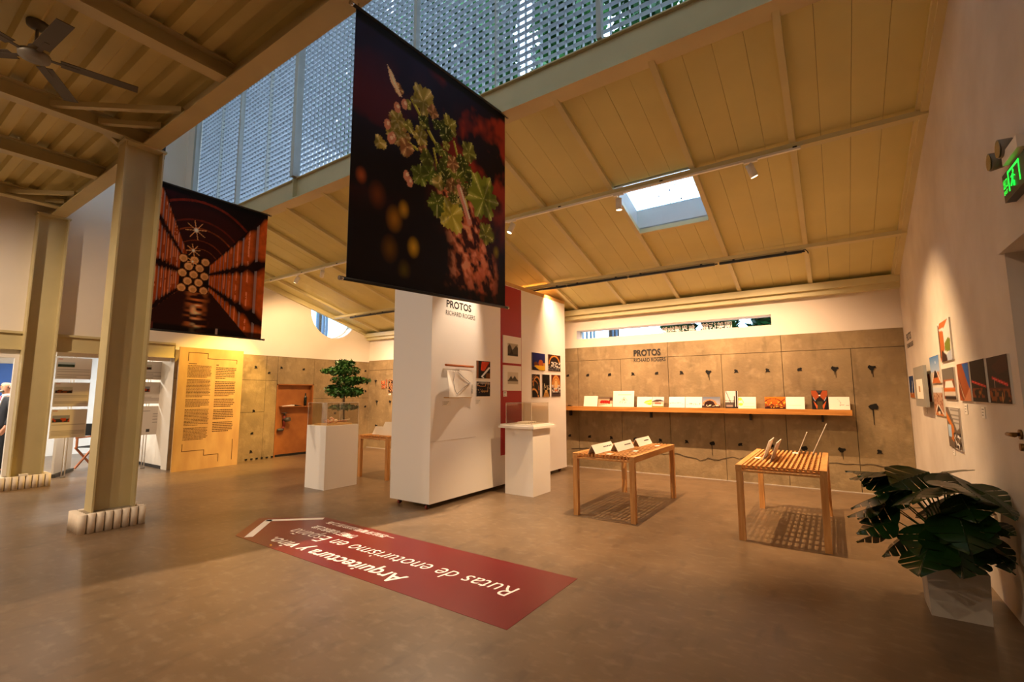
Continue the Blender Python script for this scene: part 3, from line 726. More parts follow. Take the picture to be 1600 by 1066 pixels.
def banner_cellar(p):
    U, V = p.U, p.V; uv, vv = .46, .395
    p.fill('#120808')
    n = fbm(U, V, 30, 5, 3)
    # vault arches
    for k, (r, c) in enumerate(((.50, '#7a2410'), (.36, '#6b2210'), (.30, '#a04a20'), (.21, '#8a3a18'), (.15, '#a8562a'))):
        d = np.hypot((U-uv-.02)/(r*1.02), (V-vv-.06)/(r*.98)); p.put((abs(d-1) < .018)*(V > vv+.12)*(.35+.65*np.clip(n*1.6-.3, 0, 1)), c)
    d = np.hypot((U-uv-.02)/.52, (V-vv-.06)/.5); p.put(np.clip((1-d)*1.5, 0, .22)*(V > vv), '#5a1c12')
    p.put(np.clip((V-.8)*3, 0, .5)*np.clip((.45-U)*3, 0, 1)*n, '#5a1226')
    # barrel walls: depth from the vanishing point
    for side, edge, hs in ((-1, 0.0, (-.95, -.42, .10, .62, 1.05)), (1, 1.0, (-.74, -.28, .20, .62))):
        t = np.clip((U-uv)*side/abs(edge-uv), 1e-3, 1.2); h = (V-vv)/t; dep = (1.0 if side > 0 else 1.2)/t
        m = (t > .16)*(h > hs[0])*(h < hs[-1])
        ph = dep*1.0 % .32/.32
        if side > 0: ph = (dep*1.25) % .5/.5
        body = np.clip(np.sin(ph*math.pi), 0, 1)
        row = np.zeros_like(U); 
        for a, b in zip(hs[:-1], hs[1:]): q = np.clip((h-a)/(b-a), 0, 1); row += ((h >= a)*(h < b))*np.clip(np.sin(q*math.pi)*1.7, 0, 1)
        lum = np.clip(row*1.5-.25-(1-body)*.9, 0, 1)
        p.put(m*.95, '#1a0807'); p.put(m*lum*(.6+.5*n), '#b04a1a' if side < 0 else '#c4581e')
        p.put(m*lum*(ph > .40)*(ph < .52)*.7*(n > .42), '#e8a070'); p.put(m*(row > .5)*(ph > .86)*.6, '#9a8f90')
    # floor
    m = (V < vv-.06)*(abs(U-uv-.01) < (vv-V)*1.05); p.put(m*1.0, '#2a100b')
    p.put(m*np.clip(1-abs(U-uv-.02)/.10, 0, 1)*np.clip((vnoise(U*.4, V, 60, 8)-.35)*2.2, 0, 1), '#d8773a')
    p.put(m*np.clip(1-abs(U-uv-.02)/.05, 0, 1)*(V < .2)*np.clip((vnoise(U*.4, V, 50, 3)-.3)*2, 0, 1), '#ffd9a0')
    # stacked barrel ends
    p.rect(.345, .555, .285, .545, '#170c08')
    for j in range(5):
        for i in range(3):
            u = .365+i*.078+(.039 if j % 2 else 0); v = .305+j*.052
            if u < .56: p.disc(u, v, .033, '#6a3414', ry=.030); p.disc(u, v, .028, '#d9a468', ry=.0255); p.disc(u+.004, v-.004, .018, '#c48a50', ry=.016)
    # lamps with star flares
    for u, v, r in ((.44, .73, .075), (.43, .58, .05), (.43, .50, .035)):
        for k in range(8):
            a = k*math.pi/8*2+.2; p.line((u, v), (u+math.cos(a)*r, v+math.sin(a)*r*.9), .0028, '#ff9a5a')
        p.disc(u, v, r*.28, '#ffe9d2', soft=.7)
    p.C = np.clip(p.C*1.4, 0, 1); p.put(np.clip((V-.955)*60, 0, 1), '#0d0908'); p.put(np.clip((.05-V)*60, 0, .9), '#120b0a'); p.rect(0, .2, 0, .05, '#5a2a26'); p.rect(.63, .645, 0, .045, '#b9a9a6')

def banner(label, x0, y0, x1, y1, zt, zb0, rise, paint, nx):
    b = thing('hanging_banner', label, 'banner', (x0, (y0+y1)/2, zb0), group=None)
    u = Vector((x1-x0, y1-y0, rise)); Wd = u.length; u.normalize(); n = u.cross(Z3).normalized()
    H = zt-zb0; E1 = Vector((x1, y1, rise))
    G().obox(Vector((x0, y0, zb0)), u*Wd, Z3*H, -n*.004).obj('cloth', 'dark_edge', b)
    p = Pic(Wd, H, nx); paint(p); p.obj(Vector((x0, y0, zb0))+n*.0015, u, Z3, b)
    for z, nm in ((zt+.008, 'top_bar'), (zb0-.008, 'bottom_bar')):
        A, B = Vector((x0, y0, z)), E1+Z3*z
        G().cyl(A-u*.03, B+u*.03, .014, n=10).obj(nm, 'black_metal', b)
        for q, s_ in ((A, -1), (B, 1)): G().cyl(q+u*s_*.03, q+u*s_*.06, .017, n=10).obj('end_cap', 'chrome', b)
    for q in (Vector((x0, y0, zt))+u*.02, E1+Z3*zt-u*.02):
        G().cyl(q, q+Z3*.05, .004, n=6).obj('hook', 'chrome', b)
banner('tall dark banner printed with a grapevine and green leaves, hung between the beams', -2.93, 2.13, -2.875, 4.10, 4.55, 2.36, .08, banner_vine, 230)
banner('dark red banner printed with a wine cellar of barrels, hung behind the column', -7.9, 2.20, -7.9, 4.12, 4.585, 2.43, .0, banner_cellar, 230)

# ================================================================== FREE-STANDING PARTITION
FX0, FX1, FY0, FY1, FZ0, FZ1 = -5.21, -4.46, 4.63, 8.49, .065, 3.33
fw = thing('display_partition', 'thick white rolling partition wall with red strip beside the grapevine banner', 'partition', ((FX0+FX1)/2, 6.5, 0))
G().box(FX0, FX1, FY0, FY1, FZ0, FZ1).obj('body', 'white_paint', fw)
G().box(FX0, FX1, FY0, FY1, FZ1, FZ1+.065).obj('top_trim', 'plywood', fw)
G().box(FX1, FX1+.006, 6.235, 6.85, .525, FZ1-.01).obj('red_strip', 'red_panel', fw)
G().box(FX1+.0003, FX1+.0025, FY0, 5.6, .868, .872).obj('sheet_seam', 'card_edge', fw)
for x, y in ((FX0+.14, FY0+.06), (FX1-.06, FY0-.0+.03), (FX0+.14, FY1-.15), (FX1-.08, FY1-.15)):
    c = G().box(x-.035, x+.035, y-.035, y+.035, .058, .066).box(x-.02, x-.016, y-.02, y+.02, .02, .06).box(x+.016, x+.02, y-.02, y+.02, .02, .06).obj('caster', 'black_metal', fw)
    G().cyl((x-.013, y-.012, .026), (x+.013, y-.012, .026), .026, n=14).obj('wheel', 'rust_red', c)
fwt = thing('wall_lettering', 'black two-line title lettering at the top of the white partition', 'lettering', (FX1, 5.2, 2.6))
text('PROTOS', (FX1, 4.915, 2.735), Y3, Z3, 'ink', fwt, name='title_line', width=.555, size=.145, bold=.03)
text('RICHARD ROGERS', (FX1, 4.905, 2.622), Y3, Z3, 'ink_grey', fwt, name='name_line', width=.66, size=.095, bold=.008)
# hanging drawing on a roller
sc_ = thing('drawing_scroll', 'curled tracing paper drawing hanging from an orange roller on the partition', 'drawing', (FX1, 5.2, 1.45))
G().cyl((FX1+.03, 4.88, 1.905), (FX1+.03, 5.49, 1.905), .016, n=10).obj('roller', 'chair_wood', sc_)
pap = G(); ny_, nz_ = 24, 16; r_ = random.Random(4)
P_ = [[None]*(nz_+1) for _ in range(ny_+1)]
for i in range(ny_+1):
    for j in range(nz_+1):
        a, b = i/ny_, j/nz_
        y = 4.885+.6*a-.035*(1-b)*(1-a)*0; z = 1.455+.40*b
        sag = .028*math.sin(a*math.pi*2.2)+.018*r_.uniform(-1, 1)
        if j == nz_: z -= max(0, sag)+.01
        P_[i][j] = (FX1+.035+.09*(1-a)**2*(1-b*.4)+.008*math.sin(7*a+5*b), y-.03*(1-a)**2, z)
for i in range(ny_):
    for j in range(nz_): pap.quad(P_[i][j], P_[i+1][j], P_[i+1][j+1], P_[i][j+1])
pap.sm = [True]*len(pap.f)
pap.obj('paper_sheet', 'paper', sc_)
G().box(FX1+.001, FX1+.006, 4.885, 5.485, 1.445, 1.46).obj('bottom_rod', 'plywood', sc_)
def onpap(a, b):
    i, j = min(ny_-1, int(a*ny_)), min(nz_-1, int(b*nz_)); q = Vector(P_[i][j]).lerp(Vector(P_[i+1][j+1]), .5); return Vector((q.x+.008, 4.885+.6*a-.03*(1-a)**2, 1.455+.4*b))
tri = [(.26, .93), (.20, .6), (.24, .25), (.32, .12), (.60, .35), (.86, .55), (.58, .75), (.36, .95)]
G().tube([onpap(a, b*.95) for a, b in tri], .003, 5).obj('pencil_line', 'ink_grey', sc_)
for k in range(4): text('設計草圖'[k], tuple(onpap(.90, .38-.08*k)), Y3, Z3, 'ink_grey', sc_, name='written_note', size=.04)

G1 = 'photographs on the white partition'
def pc_roof(p): p.fill('#1c1714').poly([(.3, .45), (.35, .95), (.95, .95), (.55, .42)], '#d8431c'); [p.line((.36+.1*k, .9), (.45+.08*k, .45), .012, '#8a2410') for k in range(6)]; p.poly([(.3, .1), (.9, .68), (1, .62), (.5, 0)], '#d9d6d2').poly([(.45, .1), (.95, .58), (1, .5), (.6, 0)], '#211d1b'); p.rect(.02, .12, 0, 1, '#7a4a2c').rect(.7, 1, 0, .3, '#6a3a1c')
def pc_night(p): p.grad('#12141c', '#2a2026').poly([(0, .9), (.5, 1), (1, .95), (1, .8), (.6, .85), (0, .75)], '#8a8078').poly([(.05, .7), (.2, .9), (.7, .68), (.45, .4)], '#14100f').line((.05, .72), (.62, .68), .012, '#c98a5a').line((.62, .68), (.72, .95), .015, '#d09a60').line((.8, .3), (.86, .95), .014, '#d8b080'); p.rect(.3, .75, .3, .38, '#8a6a40').speck(30, .8, '#d8b070', 4, .25, .6)
photo('photograph', 'small photograph of an orange ribbed roof seen from above, beside the scroll', 'photograph', (FX1, 5.595, 1.74), Y3, Z3, .34, .268, pc_roof, G1)
photo('photograph', 'small dusk photograph of a canopy on masts, beneath the orange roof picture', 'photograph', (FX1, 5.595, 1.465), Y3, Z3, .34, .225, pc_night, G1)
def pf_a(p): p.fill('#ebe6dd').rect(.22, .82, .26, .74, '#b3a890').poly([(.22, .26), (.22, .6), (.35, .72), (.5, .5), (.62, .6), (.72, .7), (.82, .6), (.82, .26)], '#4f4738').poly([(.3, .26), (.45, .5), (.6, .26)], '#2e2920').rect(.22, .82, .26, .33, '#3a342a')
def pf_b(p): p.fill('#ebe6dd').rect(.22, .82, .26, .74, '#cfc6b2').poly([(.24, .4), (.4, .6), (.52, .48), (.62, .6), (.8, .42)], '#4c463a').rect(.22, .82, .36, .42, '#5a5244').rect(.22, .82, .26, .36, '#b9b09c')
for (y0, z0, H, fn, lb) in ((6.285, 2.015, .455, pf_a, 'cream-matted picture of dark mountains on the red strip, the upper one'), (6.285, 1.555, .42, pf_b, 'cream-matted picture of pale roofs on the red strip, the lower one')):
    b = photo('framed_picture', lb, 'picture', (FX1+.006, y0, z0), Y3, Z3, .535, H, fn, 'matted pictures on the red strip', th=.014, edge='white_paint', margin=.012)
def pg1(p): p.grad('#14183a', '#1b1e6e').disc(.66, .42, .17, '#b0541c', ry=.2).disc(.3, .36, .16, '#6a3418', ry=.12).poly([(.1, .26), (1, .3), (1, 0), (.55, .02)], '#d9a91e').poly([(0, .2), (.5, 0), (0, 0)], '#1a1412').rect(.86, 1, .3, .45, '#c98a3a')
def pg2(p): p.fill('#3a1a10').ring(.5, .42, .42, .09, '#c98434', ry=.5).disc(.5, .42, .37, '#241612', ry=.44).rect(0, 1, 0, .25, '#2a2220').speck(16, .55, '#d8d2c8', 7, .2, .55, .25, .98).speck(20, .7, '#8a8a90', 9, .05, .3)
def pg3(p): p.fill('#1a1210').ring(.6, .5, .45, .1, '#c88848', ry=.38).ring(.3, .3, .55, .07, '#a8662c', ry=.42).ring(.2, -.1, .6, .09, '#d09450', ry=.45).line((.2, .95), (.2, .4), .03, '#8a5428').rect(.7, .8, .1, .6, '#3a2c24').line((.05, .8), (.6, 1), .03, '#7a5a40')
def pg4(p): p.fill('#15100e').poly([(.1, 0), (.35, .3), (.65, .3), (.95, 0)], '#a87c3c').rect(.35, .62, .18, .3, '#c9a25c').rect(.2, .27, .3, .5, '#8a7a60').rect(.6, .72, .3, .52, '#9a8a70').speck(14, .8, '#c8b890', 5, .3, .6)
def pg5(p): p.fill('#5a2010').ring(.5, .45, .42, .12, '#c8843c', ry=.48).ring(.5, .45, .3, .12, '#d89a54', ry=.36).disc(.5, .45, .22, '#e0b070', ry=.3).rect(0, 1, 0, .38, '#4a3a34').speck(14, .55, '#c8c0b8', 3, .2, .52).rect(.15, .85, .12, .18, '#2a2020').rect(.35, .65, .25, .32, '#c87840')
for y0, y1, z0, z1, fn, lb in ((7.19, 7.655, 1.93, 2.248, pg1, 'night photograph of orange domes under deep blue sky on the partition'), (7.775, 8.26, 1.94, 2.253, pg2, 'photograph of a vaulted hall with white tables on the partition'),
        (7.19, 7.46, 1.44, 1.855, pg3, 'narrow photograph of orange arches stacked above one another'), (7.55, 7.82, 1.445, 1.862, pg4, 'narrow dark photograph of a lit walkway between two lamps'), (7.89, 8.25, 1.45, 1.866, pg5, 'photograph of a glowing brick vault over rows of seats')):
    photo('photograph', lb, 'photograph', (FX1, y0, z0), Y3, Z3, y1-y0, z1-z0, fn, G1)
def caption(o, u, W_, H_, lab, rows=3, name='caption_label'):
    b = photo(name, lab, 'label', o, u, Z3, W_, H_, lambda p: p.fill('#ece7df'), 'small captions on the walls', th=.003, nx=4)
    g = G(); u = Vector(u); n = u.cross(Z3)
    for k in range(rows):
        q = Vector(o)+n*.0048+u*W_*.08+Z3*(H_*(.75-.26*k)); g.quad(q, q+u*W_*(.7-.15*k), q+u*W_*(.7-.15*k)+Z3*H_*.07, q+Z3*H_*.07)
    g.obj('printed_lines', 'ink_grey', b); return b
caption((FX1, 4.86, 1.34), Y3, .17, .07, 'small caption label below the hanging scroll on the partition')
caption((FX1, 5.59, 1.345), Y3, .13, .075, 'small caption label below the dusk canopy photograph')
caption((FX1+.006, 6.30, 1.46), Y3, .1, .085, 'small white caption label on the red strip')

# ================================================================== PEDESTALS WITH ACRYLIC CASES
def case(root, x0, x1, y0, y1, z0, z1, t=.006):
    c = G().box(x0, x1, y0, y0+.002, z0, z1).box(x0, x1, y1-.002, y1, z0, z1).box(x0, x0+.002, y0+.002, y1-.002, z0, z1).box(x1-.002, x1, y0+.002, y1-.002, z0, z1).box(x0, x1, y0, y1, z1, z1+.002).obj('acrylic_pane', 'acrylic', root)
    e = G()
    for x in (x0, x1):
        for y in (y0, y1): e.box(x-t/2, x+t/2, y-t/2, y+t/2, z0, z1)
    for y in (y0, y1): e.box(x0, x1, y-t/2, y+t/2, z1-t/2, z1+t/2)
    for x in (x0, x1): e.box(x-t/2, x+t/2, y0, y1, z1-t/2, z1+t/2)
    e.obj('case_edge', 'acrylic_edge', root)
p1_ = thing('pedestal', 'white plinth topped flush by a clear case, near the potted tree', 'pedestal', (-6.98, 4.93, 0), group='white display plinths')
G().box(-7.24, -6.72, 4.62, 5.24, 0, 1.0).obj('plinth', 'white_paint', p1_)
c1_ = thing('display_case', 'clear acrylic case on the plinth near the potted tree', 'display case', (-6.98, 4.93, 1.0), group='acrylic display cases')
case(c1_, -7.235, -6.725, 4.625, 5.235, 1.0, 1.365)
bd = G().box(-7.17, -6.79, 4.70, 5.16, 1.0005, 1.022).obj('wooden_board', 'plywood', label='thin wooden board inside the clear case near the tree', cat='board')
fb = thing('dried_bouquet', 'pale pink dried flower bouquet lying inside the clear case', 'bouquet', (-6.95, 4.93, 1.022))
r_ = random.Random(8)
for k in range(26):
    a, q = r_.uniform(0, 6.28), r_.random()**.5; x, y = -6.98+.09*q*math.cos(a), 4.88+.11*q*math.sin(a); s_ = r_.uniform(.022, .034)
    G().ball((x, y, 1.022+s_+.085*(1-q)*r_.random()), s_, s_, s_*.85, 8, 6).obj('blossom', 'flower_pink' if k % 3 else 'flower_cream', fb)
G().tube([(-6.95, 4.92, 1.05), (-6.88, 5.12, 1.055)], .012, 6).tube([(-6.97, 4.92, 1.05), (-6.93, 5.12, 1.045)], .010, 6).obj('stems', 'flower_pink', fb)
G().bar((-6.90, 5.03, 1.068), (-6.84, 5.15, 1.085), .035, .004).obj('tag', 'paper', fb)
p2_ = thing('pedestal', 'white plinth with overhanging square top beside the red strip partition', 'pedestal', (-3.97, 6.26, 0), group='white display plinths')
G().box(-4.22, -3.72, 6.02, 6.53, 0, .985).obj('plinth', 'white_paint', p2_)
G().box(-4.30, -3.66, 5.95, 6.61, .985, 1.02).obj('top_slab', 'white_paint', p2_)
G().box(-4.28, -3.68, 5.97, 6.59, 1.02, 1.045).obj('case_tray', 'white_paint', p2_)
c2_ = thing('display_case', 'clear acrylic case on the plinth beside the partition', 'display case', (-3.97, 6.26, 1.045), group='acrylic display cases')
case(c2_, -4.20, -3.74, 6.02, 6.52, 1.045, 1.365)
md = thing('arched_model', 'small white arched building model inside the clear case', 'model', (-3.97, 6.26, 1.045))
G().box(-4.08, -3.86, 6.10, 6.40, 1.046, 1.052).obj('model_base', 'paper', md)
for k in range(5):
    y = 6.115+k*.056; g = G()
    for i in range(8):
        a0, a1 = math.pi*i/8, math.pi*(i+1)/8
        f = lambda a, r: (y+.026+r*math.cos(a), 1.052+r*math.sin(a))
        q = [f(a0, .02), f(a0, .026), f(a1, .026), f(a1, .02)]
        g.hexa([(-4.06, *q[0]), (-4.06, *q[1]), (-4.06, *q[2]), (-4.06, *q[3]), (-3.87, *q[0]), (-3.87, *q[1]), (-3.87, *q[2]), (-3.87, *q[3])])
    g.obj('vault', 'paper', md)

# ================================================================== SLATTED TABLES
TW, TL, TH = .80, 1.70, .76
def make_table(label):
    t = thing('slatted_table', label, 'table', (0, 0, 0), group='slatted wooden tables')
    for sx in (-1, 1):
        for sy_ in (-1, 1):
            x, y = sx*(TW/2-.032), sy_*(TL/2-.032)
            G().box(x-.03, x+.03, y-.03, y+.03, 0, .69).obj('leg', 'fir_leg', t, local=True)
    for sx in (-1, 1):
        x = sx*(TW/2-.03); G().box(x-.03, x+.03, -TL/2, TL/2, .69, TH).obj('side_rail', 'fir', t, local=True)
    for sy_ in (-1, 1):
        y = sy_*(TL/2-.02); G().box(-TW/2+.06, TW/2-.06, y-.018, y+.018, .69, .708).obj('end_rail', 'fir', t, local=True)
    sm = G().box(-.0105, .0105, -TL/2, TL/2, .730, TH).mesh('slat', material='fir')
    n = 15
    for i in range(n):
        x = -TW/2+.06+(TW-.12)*(i+.5)/n; inst('slat', sm, t, (x, 0, 0))
    cm = G().box(-TW/2+.06, TW/2-.06, -.024, .024, .712, .730).mesh('cross_slat', material='fir')
    for i in range(11): inst('cross_slat', cm, t, (0, -TL/2+.08+(TL-.16)*i/10, 0))
    return t
t1 = make_table('slatted wooden table carrying three white tent cards'); t1.location = (-2.38, 6.30, 0)
t2 = copy_tree(t1); t2['label'] = 'slatted wooden table with four thin boards slotted upright in it'; t2.location = (-.50, 6.33, 0)
t3 = copy_tree(t1); t3['label'] = 'slatted wooden table between the white partition and the tree plinth'; t3.location = (-6.94, 6.58, 0)
def tent(label, x, y0, y1, mtl='paper', h=.105):
    t = thing('tent_card', label, 'card', (x, (y0+y1)/2, TH), group='tent cards on the slatted table')
    z = TH+.001
    G().hexa([(x+.03, y0, z), (x+.033, y0, z), (x+.033, y1, z), (x+.03, y1, z), (x-.025, y0, z+h), (x-.022, y0, z+h), (x-.022, y1, z+h), (x-.025, y1, z+h)]).obj('front_leaf', 'paper', t)
    G().hexa([(x-.073, y0, z), (x-.07, y0, z), (x-.07, y1, z), (x-.073, y1, z), (x-.025, y0, z+h), (x-.022, y0, z+h), (x-.022, y1, z+h), (x-.025, y1, z+h)]).obj('rear_leaf', 'paper', t)
    u = Y3; v = Vector((-.055, 0, h)).normalized(); n = u.cross(v)
    return t, Vector((x+.033, y0, z)), v, n
for k, (x, y0, y1) in enumerate(((-2.50, 5.46, 6.08), (-2.36, 5.84, 6.44), (-2.33, 6.56, 7.13))):
    t, o_, v_, n_ = tent(('tent card with a row of small dark marks at the table front', 'tent card with faint grey print in the middle of the table', 'tent card with a short dark line at the table back')[k], x, y0, y1)
    L = y1-y0; g = G()
    for i in range(5 if k == 0 else 1):
        w = .045 if k == 0 else (.2 if k == 2 else .24); q = o_+Y3*(L*.5+i*.055)+v_*.06+n_*.0012
        g.quad(q, q+Y3*w, q+Y3*w+v_*.014, q+v_*.014)
    g.obj('printed_marks', 'ink' if k != 1 else 'ink_grey', t)
for k, (x, y) in enumerate(((-2.36, 5.52), (-2.20, 5.98), (-2.15, 6.75))):
    G().box(x, x+.06, y, y+.10, TH+.0005, TH+.003).obj('table_label', 'white_vinyl', label='small white label lying beside the tent card '+('with the row of marks', 'with faint grey print', 'with the short dark line')[k], cat='label', group='labels on the tent card table')
def leanboard(label, x, y0, y1, h, tilt, fn=None):
    a = math.radians(tilt); v = Vector((math.sin(a), 0, math.cos(a))); n = Y3.cross(v)
    o = Vector((x, y0, TH-.02))
    b = G().obox(o, Y3*(y1-y0), v*h, n*.006).obj('upright_board', 'paper', loc=tuple(o), label=label, cat='board', group='boards slotted into the table')
    p = Pic(y1-y0, h, 20); p.fill('#cdbcae').speck(18, .7, '#a8968a', 5); p.obj(o+n*.0075, Y3, v, b)
leanboard('low slanted grey board in the table slots, nearest the white label', -.72, 6.08, 6.62, .24, 20)
leanboard('low slanted grey board behind the first one in the table slots', -.63, 5.88, 6.45, .24, 20)
leanboard('narrow slanted board standing midway along the table', -.42, 6.85, 7.05, .30, 22)
leanboard('tallest thin slanted board standing at the table rear', -.27, 7.05, 7.14, .42, 24)
for x, y, lb in ((-.80, 6.12, 'beside the two low slanted boards'), (-.47, 6.86, 'beside the narrow slanted board')):
    G().box(x, x+.06, y, y+.10, TH+.0005, TH+.003).obj('table_label', 'white_vinyl', label='small white label lying on the table slats '+lb, cat='label', group='labels on the board table')
for k, (x, y0, y1, h) in enumerate(((-6.98, 5.9, 6.2, .16), (-6.72, 5.85, 6.35, .26))):
    v = Vector((.35, .25, 1)).normalized(); u = Vector((1, .1, 0)).normalized()
    o = Vector((x-.18, y0, TH+.001))
    lb_ = G().obox(o, u*(.24+.12*k), v*h, u.cross(v)*.008).obj('leaning_board', 'card_edge', label=('low pinkish board standing on the far table beside the plinth', 'tall pinkish board standing on the far table by the partition')[k], cat='board')
    G().bar(o+u*.12+v*h*.5, o+u*.12+Y3*(.14+.25*h), .03, .003).obj('prop', 'card_edge', lb_)

# ================================================================== SHELF AND ITS BOARDS ON THE BACK WALL
shf = thing('wall_shelf', 'long orange wooden shelf along the concrete wall', 'shelf', (-2.2, YB-.15, 1.165))
G().box(-4.95, .215, YB-.29, YB-.014, 1.165, 1.245).obj('plank', 'shelf_wood', shf)
for x in (-4.6, -2.9, -1.2, -.18): G().box(x, x+.03, YB-.10, YB-.014, 1.05, 1.165).obj('bracket', 'black_metal', shf)
def b_white(lines):
    def f(p):
        p.fill('#efe8dc'); [p.line(a, b, w, c) for a, b, w, c in lines]
    return f
def s_red(p): p.fill('#b59a7c').rect(0, 1, .75, 1, '#6a5a48').poly([(.1, .35), (.2, .65), (.85, .6), (.85, .3)], '#a81f16'); [p.line((.25+.12*k, .3), (.3+.12*k, .62), .012, '#3a1a14') for k in range(5)]; p.poly([(0, 0), (.5, .2), (1, .3), (1, 0)], '#d8cab4').rect(.8, 1, .6, .9, '#4a2a20')
s_pyr = b_white([((.3+.07*k, .22), (.5+.01*k, .58-.02*k), .006, '#8a8074') for k in range(6)]+[((.25, .76), (.85, .76), .008, '#a89c8c'), ((.55, .58), (.82, .24), .006, '#9a9084'), ((.22, .2), (.8, .2), .003, '#b0a698')])
def s_green(p): p.fill('#efe8d8').poly([(.45, .42), (.6, .6), (1, .75), (1, .3), (.9, .18), (.6, .3)], '#a8c23a').poly([(.5, .4), (.9, .55), (1, .45), (.6, .33)], '#d8e08a')
def s_house(p): p.grad('#d8dde2', '#aeb8c6').rect(0, 1, 0, .12, '#7a7a3a').rect(0, 1, .12, .52, '#c9a48a').poly([(0, .56), (.3, .72), (.7, .74), (1, .6), (1, .55), (0, .5)], '#4a3a34').rect(.25, .75, .25, .45, '#a8564a').rect(.1, .9, .12, .28, '#e2d6c8')
def s_sk1(p): p.grad('#efe6d6', '#d6dde6').line((.05, .4), (.7, .44), .012, '#a8949a').line((.1, .36), (.9, .34), .006, '#b8a8a0').speck(22, .75, '#b09aa2', 4, .36, .46, .05, .75)
def s_sk2(p): p.fill('#f0e8da').speck(26, .6, '#6a6a5a', 8, .28, .42, .15, .9).line((.1, .28), (.9, .26), .005, '#a8a090')
def s_arch(p): p.grad('#a8a6a8', '#5c6678').ring(.42, .28, .36, .09, '#d8742a', ry=.45).disc(.42, .28, .31, '#2a140c', ry=.38).rect(0, 1, 0, .2, '#3a2a20').speck(20, .65, '#e8d8b8', 3, .12, .28, .2, .95).line((.7, .4), (1, .22), .02, '#b86a30')
def s_bridge(p): p.fill('#cdc4c0').line((.05, 1), (.42, .35), .025, '#3a302c').line((0, .45), (.6, .42), .02, '#3a302c').rect(0, .7, .1, .35, '#4a4440').rect(.85, .97, 0, 1, '#2c2420').poly([(.62, 0), (.7, .7), (.75, .7), (.8, 0)], '#3a302c').rect(0, 1, 0, .1, '#2a2422').rect(.1, .6, .08, .2, '#8a7a70')
def s_lime(p): p.grad('#efe8cc', '#e4e2d8').disc(.1, .8, .12, '#b8cc50', ry=.14).disc(.14, .35, .13, '#b4c848', ry=.12).line((.15, .9), (.3, .5), .02, '#c2d060').line((.2, .45), (.9, .45), .005, '#c8c4b4').line((.3, .15), (.9, .15), .02, '#dcd8a8')
def s_vault(p): p.grad('#5a1e0a', '#d8701a').ring(.4, .35, .45, .05, '#4a1a0a', ry=.5).line((.7, .5), (1, .85), .02, '#5a200c').line((.75, .5), (.55, .3), .01, '#5a200c').rect(0, 1, 0, .15, '#2c100a').speck(16, .55, '#2a0f08', 5, .1, .36).speck(16, .75, '#f0b040', 11, .1, .6)
s_plain = b_white([((.15, .3), (.8, .3), .003, '#d8cdbd'), ((.2, .6), (.6, .7), .003, '#d8cdbd')])
def s_sym(p): p.fill('#1e1816').poly([(0, 1), (.3, 1), (.5, .7), (.2, .45), (0, .8)], '#9c4a24').poly([(1, 1), (.7, 1), (.5, .7), (.8, .45), (1, .8)], '#9c4a24').poly([(.35, .42), (.65, .42), (.72, 0), (.28, 0)], '#3e3c28').poly([(.1, .45), (.35, .2), (.3, 0), (.2, .2)], '#c05a2a').poly([(.9, .45), (.65, .2), (.7, 0), (.8, .2)], '#c05a2a').disc(.5, .74, .06, '#e8e0d8', ry=.03).line((.1, .62), (.22, .45), .02, '#a8b8c8').line((.9, .62), (.78, .45), .02, '#a8b8c8').disc(.5, .97, .14, '#3a3a40', ry=.1)
s_sk3 = b_white([((.45, .8), (.58, .55), .006, '#a08a80'), ((.58, .55), (.55, .3), .006, '#a08a80'), ((.5, .38), (.95, .33), .009, '#8a7068'), ((.25, .42), (.55, .42), .003, '#b8a89c')])
s_sq = b_white([((.3, .55), (.7, .55), .006, '#d8c8b8'), ((.3, .45), (.65, .45), .004, '#e0d2c4')])
SHB = [(-4.25, -3.95, 1.458, s_sq, 'plain white square board with faint print on the shelf'), (-3.935, -3.63, 1.445, s_red, 'red roofed building picture on the shelf'), (-3.615, -3.19, 1.557, s_pyr, 'largest white board with a hatched pyramid drawing on the shelf'),
       (-3.13, -2.845, 1.445, s_green, 'white board with a lime green shape on the shelf'), (-2.838, -2.62, 1.445, s_house, 'small house photograph next to the lime green board'), (-2.525, -2.24, 1.445, s_sk1, 'pale board with a soft blue sketch on the shelf'),
       (-2.23, -1.947, 1.445, s_sk2, 'cream board with a dark sketched treeline on the shelf'), (-1.942, -1.645, 1.445, s_arch, 'photograph of a glowing orange arch at dusk on the shelf'), (-1.56, -1.36, 1.545, s_bridge, 'tall grey photograph of a bridge tower on the shelf'),
       (-1.355, -1.085, 1.445, s_lime, 'pale board with yellow-green leaves on the shelf'), (-.953, -.655, 1.446, s_vault, 'fiery orange vaulted cellar photograph on the shelf'), (-.648, -.388, 1.446, s_plain, 'almost blank white board beside the fiery orange picture'),
       (-.291, -.077, 1.546, s_sym, 'tall dark picture with mirrored red-brown shapes on the shelf'), (-.07, .198, 1.447, s_sk3, 'white board with a thin branching line sketch at the shelf end')]
for x0, x1, zt_, fn, lb in SHB:
    h = zt_-1.246; tilt = .05; v = Vector((0, tilt, h)).normalized()
    photo('shelf_board', lb, 'board', (x0, YB-.13, 1.2455), X3, v, x1-x0, h, fn, 'boards leaning on the long shelf', th=.008, nx=40)
G().lathe((-3.155, YB-.12, 1.2455), [(.02, 0), (.022, .02), (.012, .035), (.01, .045)], 12).obj('wooden_peg', 'bark', label='small dark turned wooden peg standing between the pyramid and lime boards', cat='peg')
G().box(-4.64, -4.52, YB-.16, YB-.10, 1.2455, 1.256).box(-4.60, -4.56, YB-.15, YB-.11, 1.256, 1.27).obj('shelf_clip', 'black_metal', label='small black clip lying at the shelf end by the partition', cat='clip')
lt = thing('wall_lettering', 'black two-line title lettering on the concrete wall above the shelf', 'lettering', (-2.9, YB-.02, 2.1))
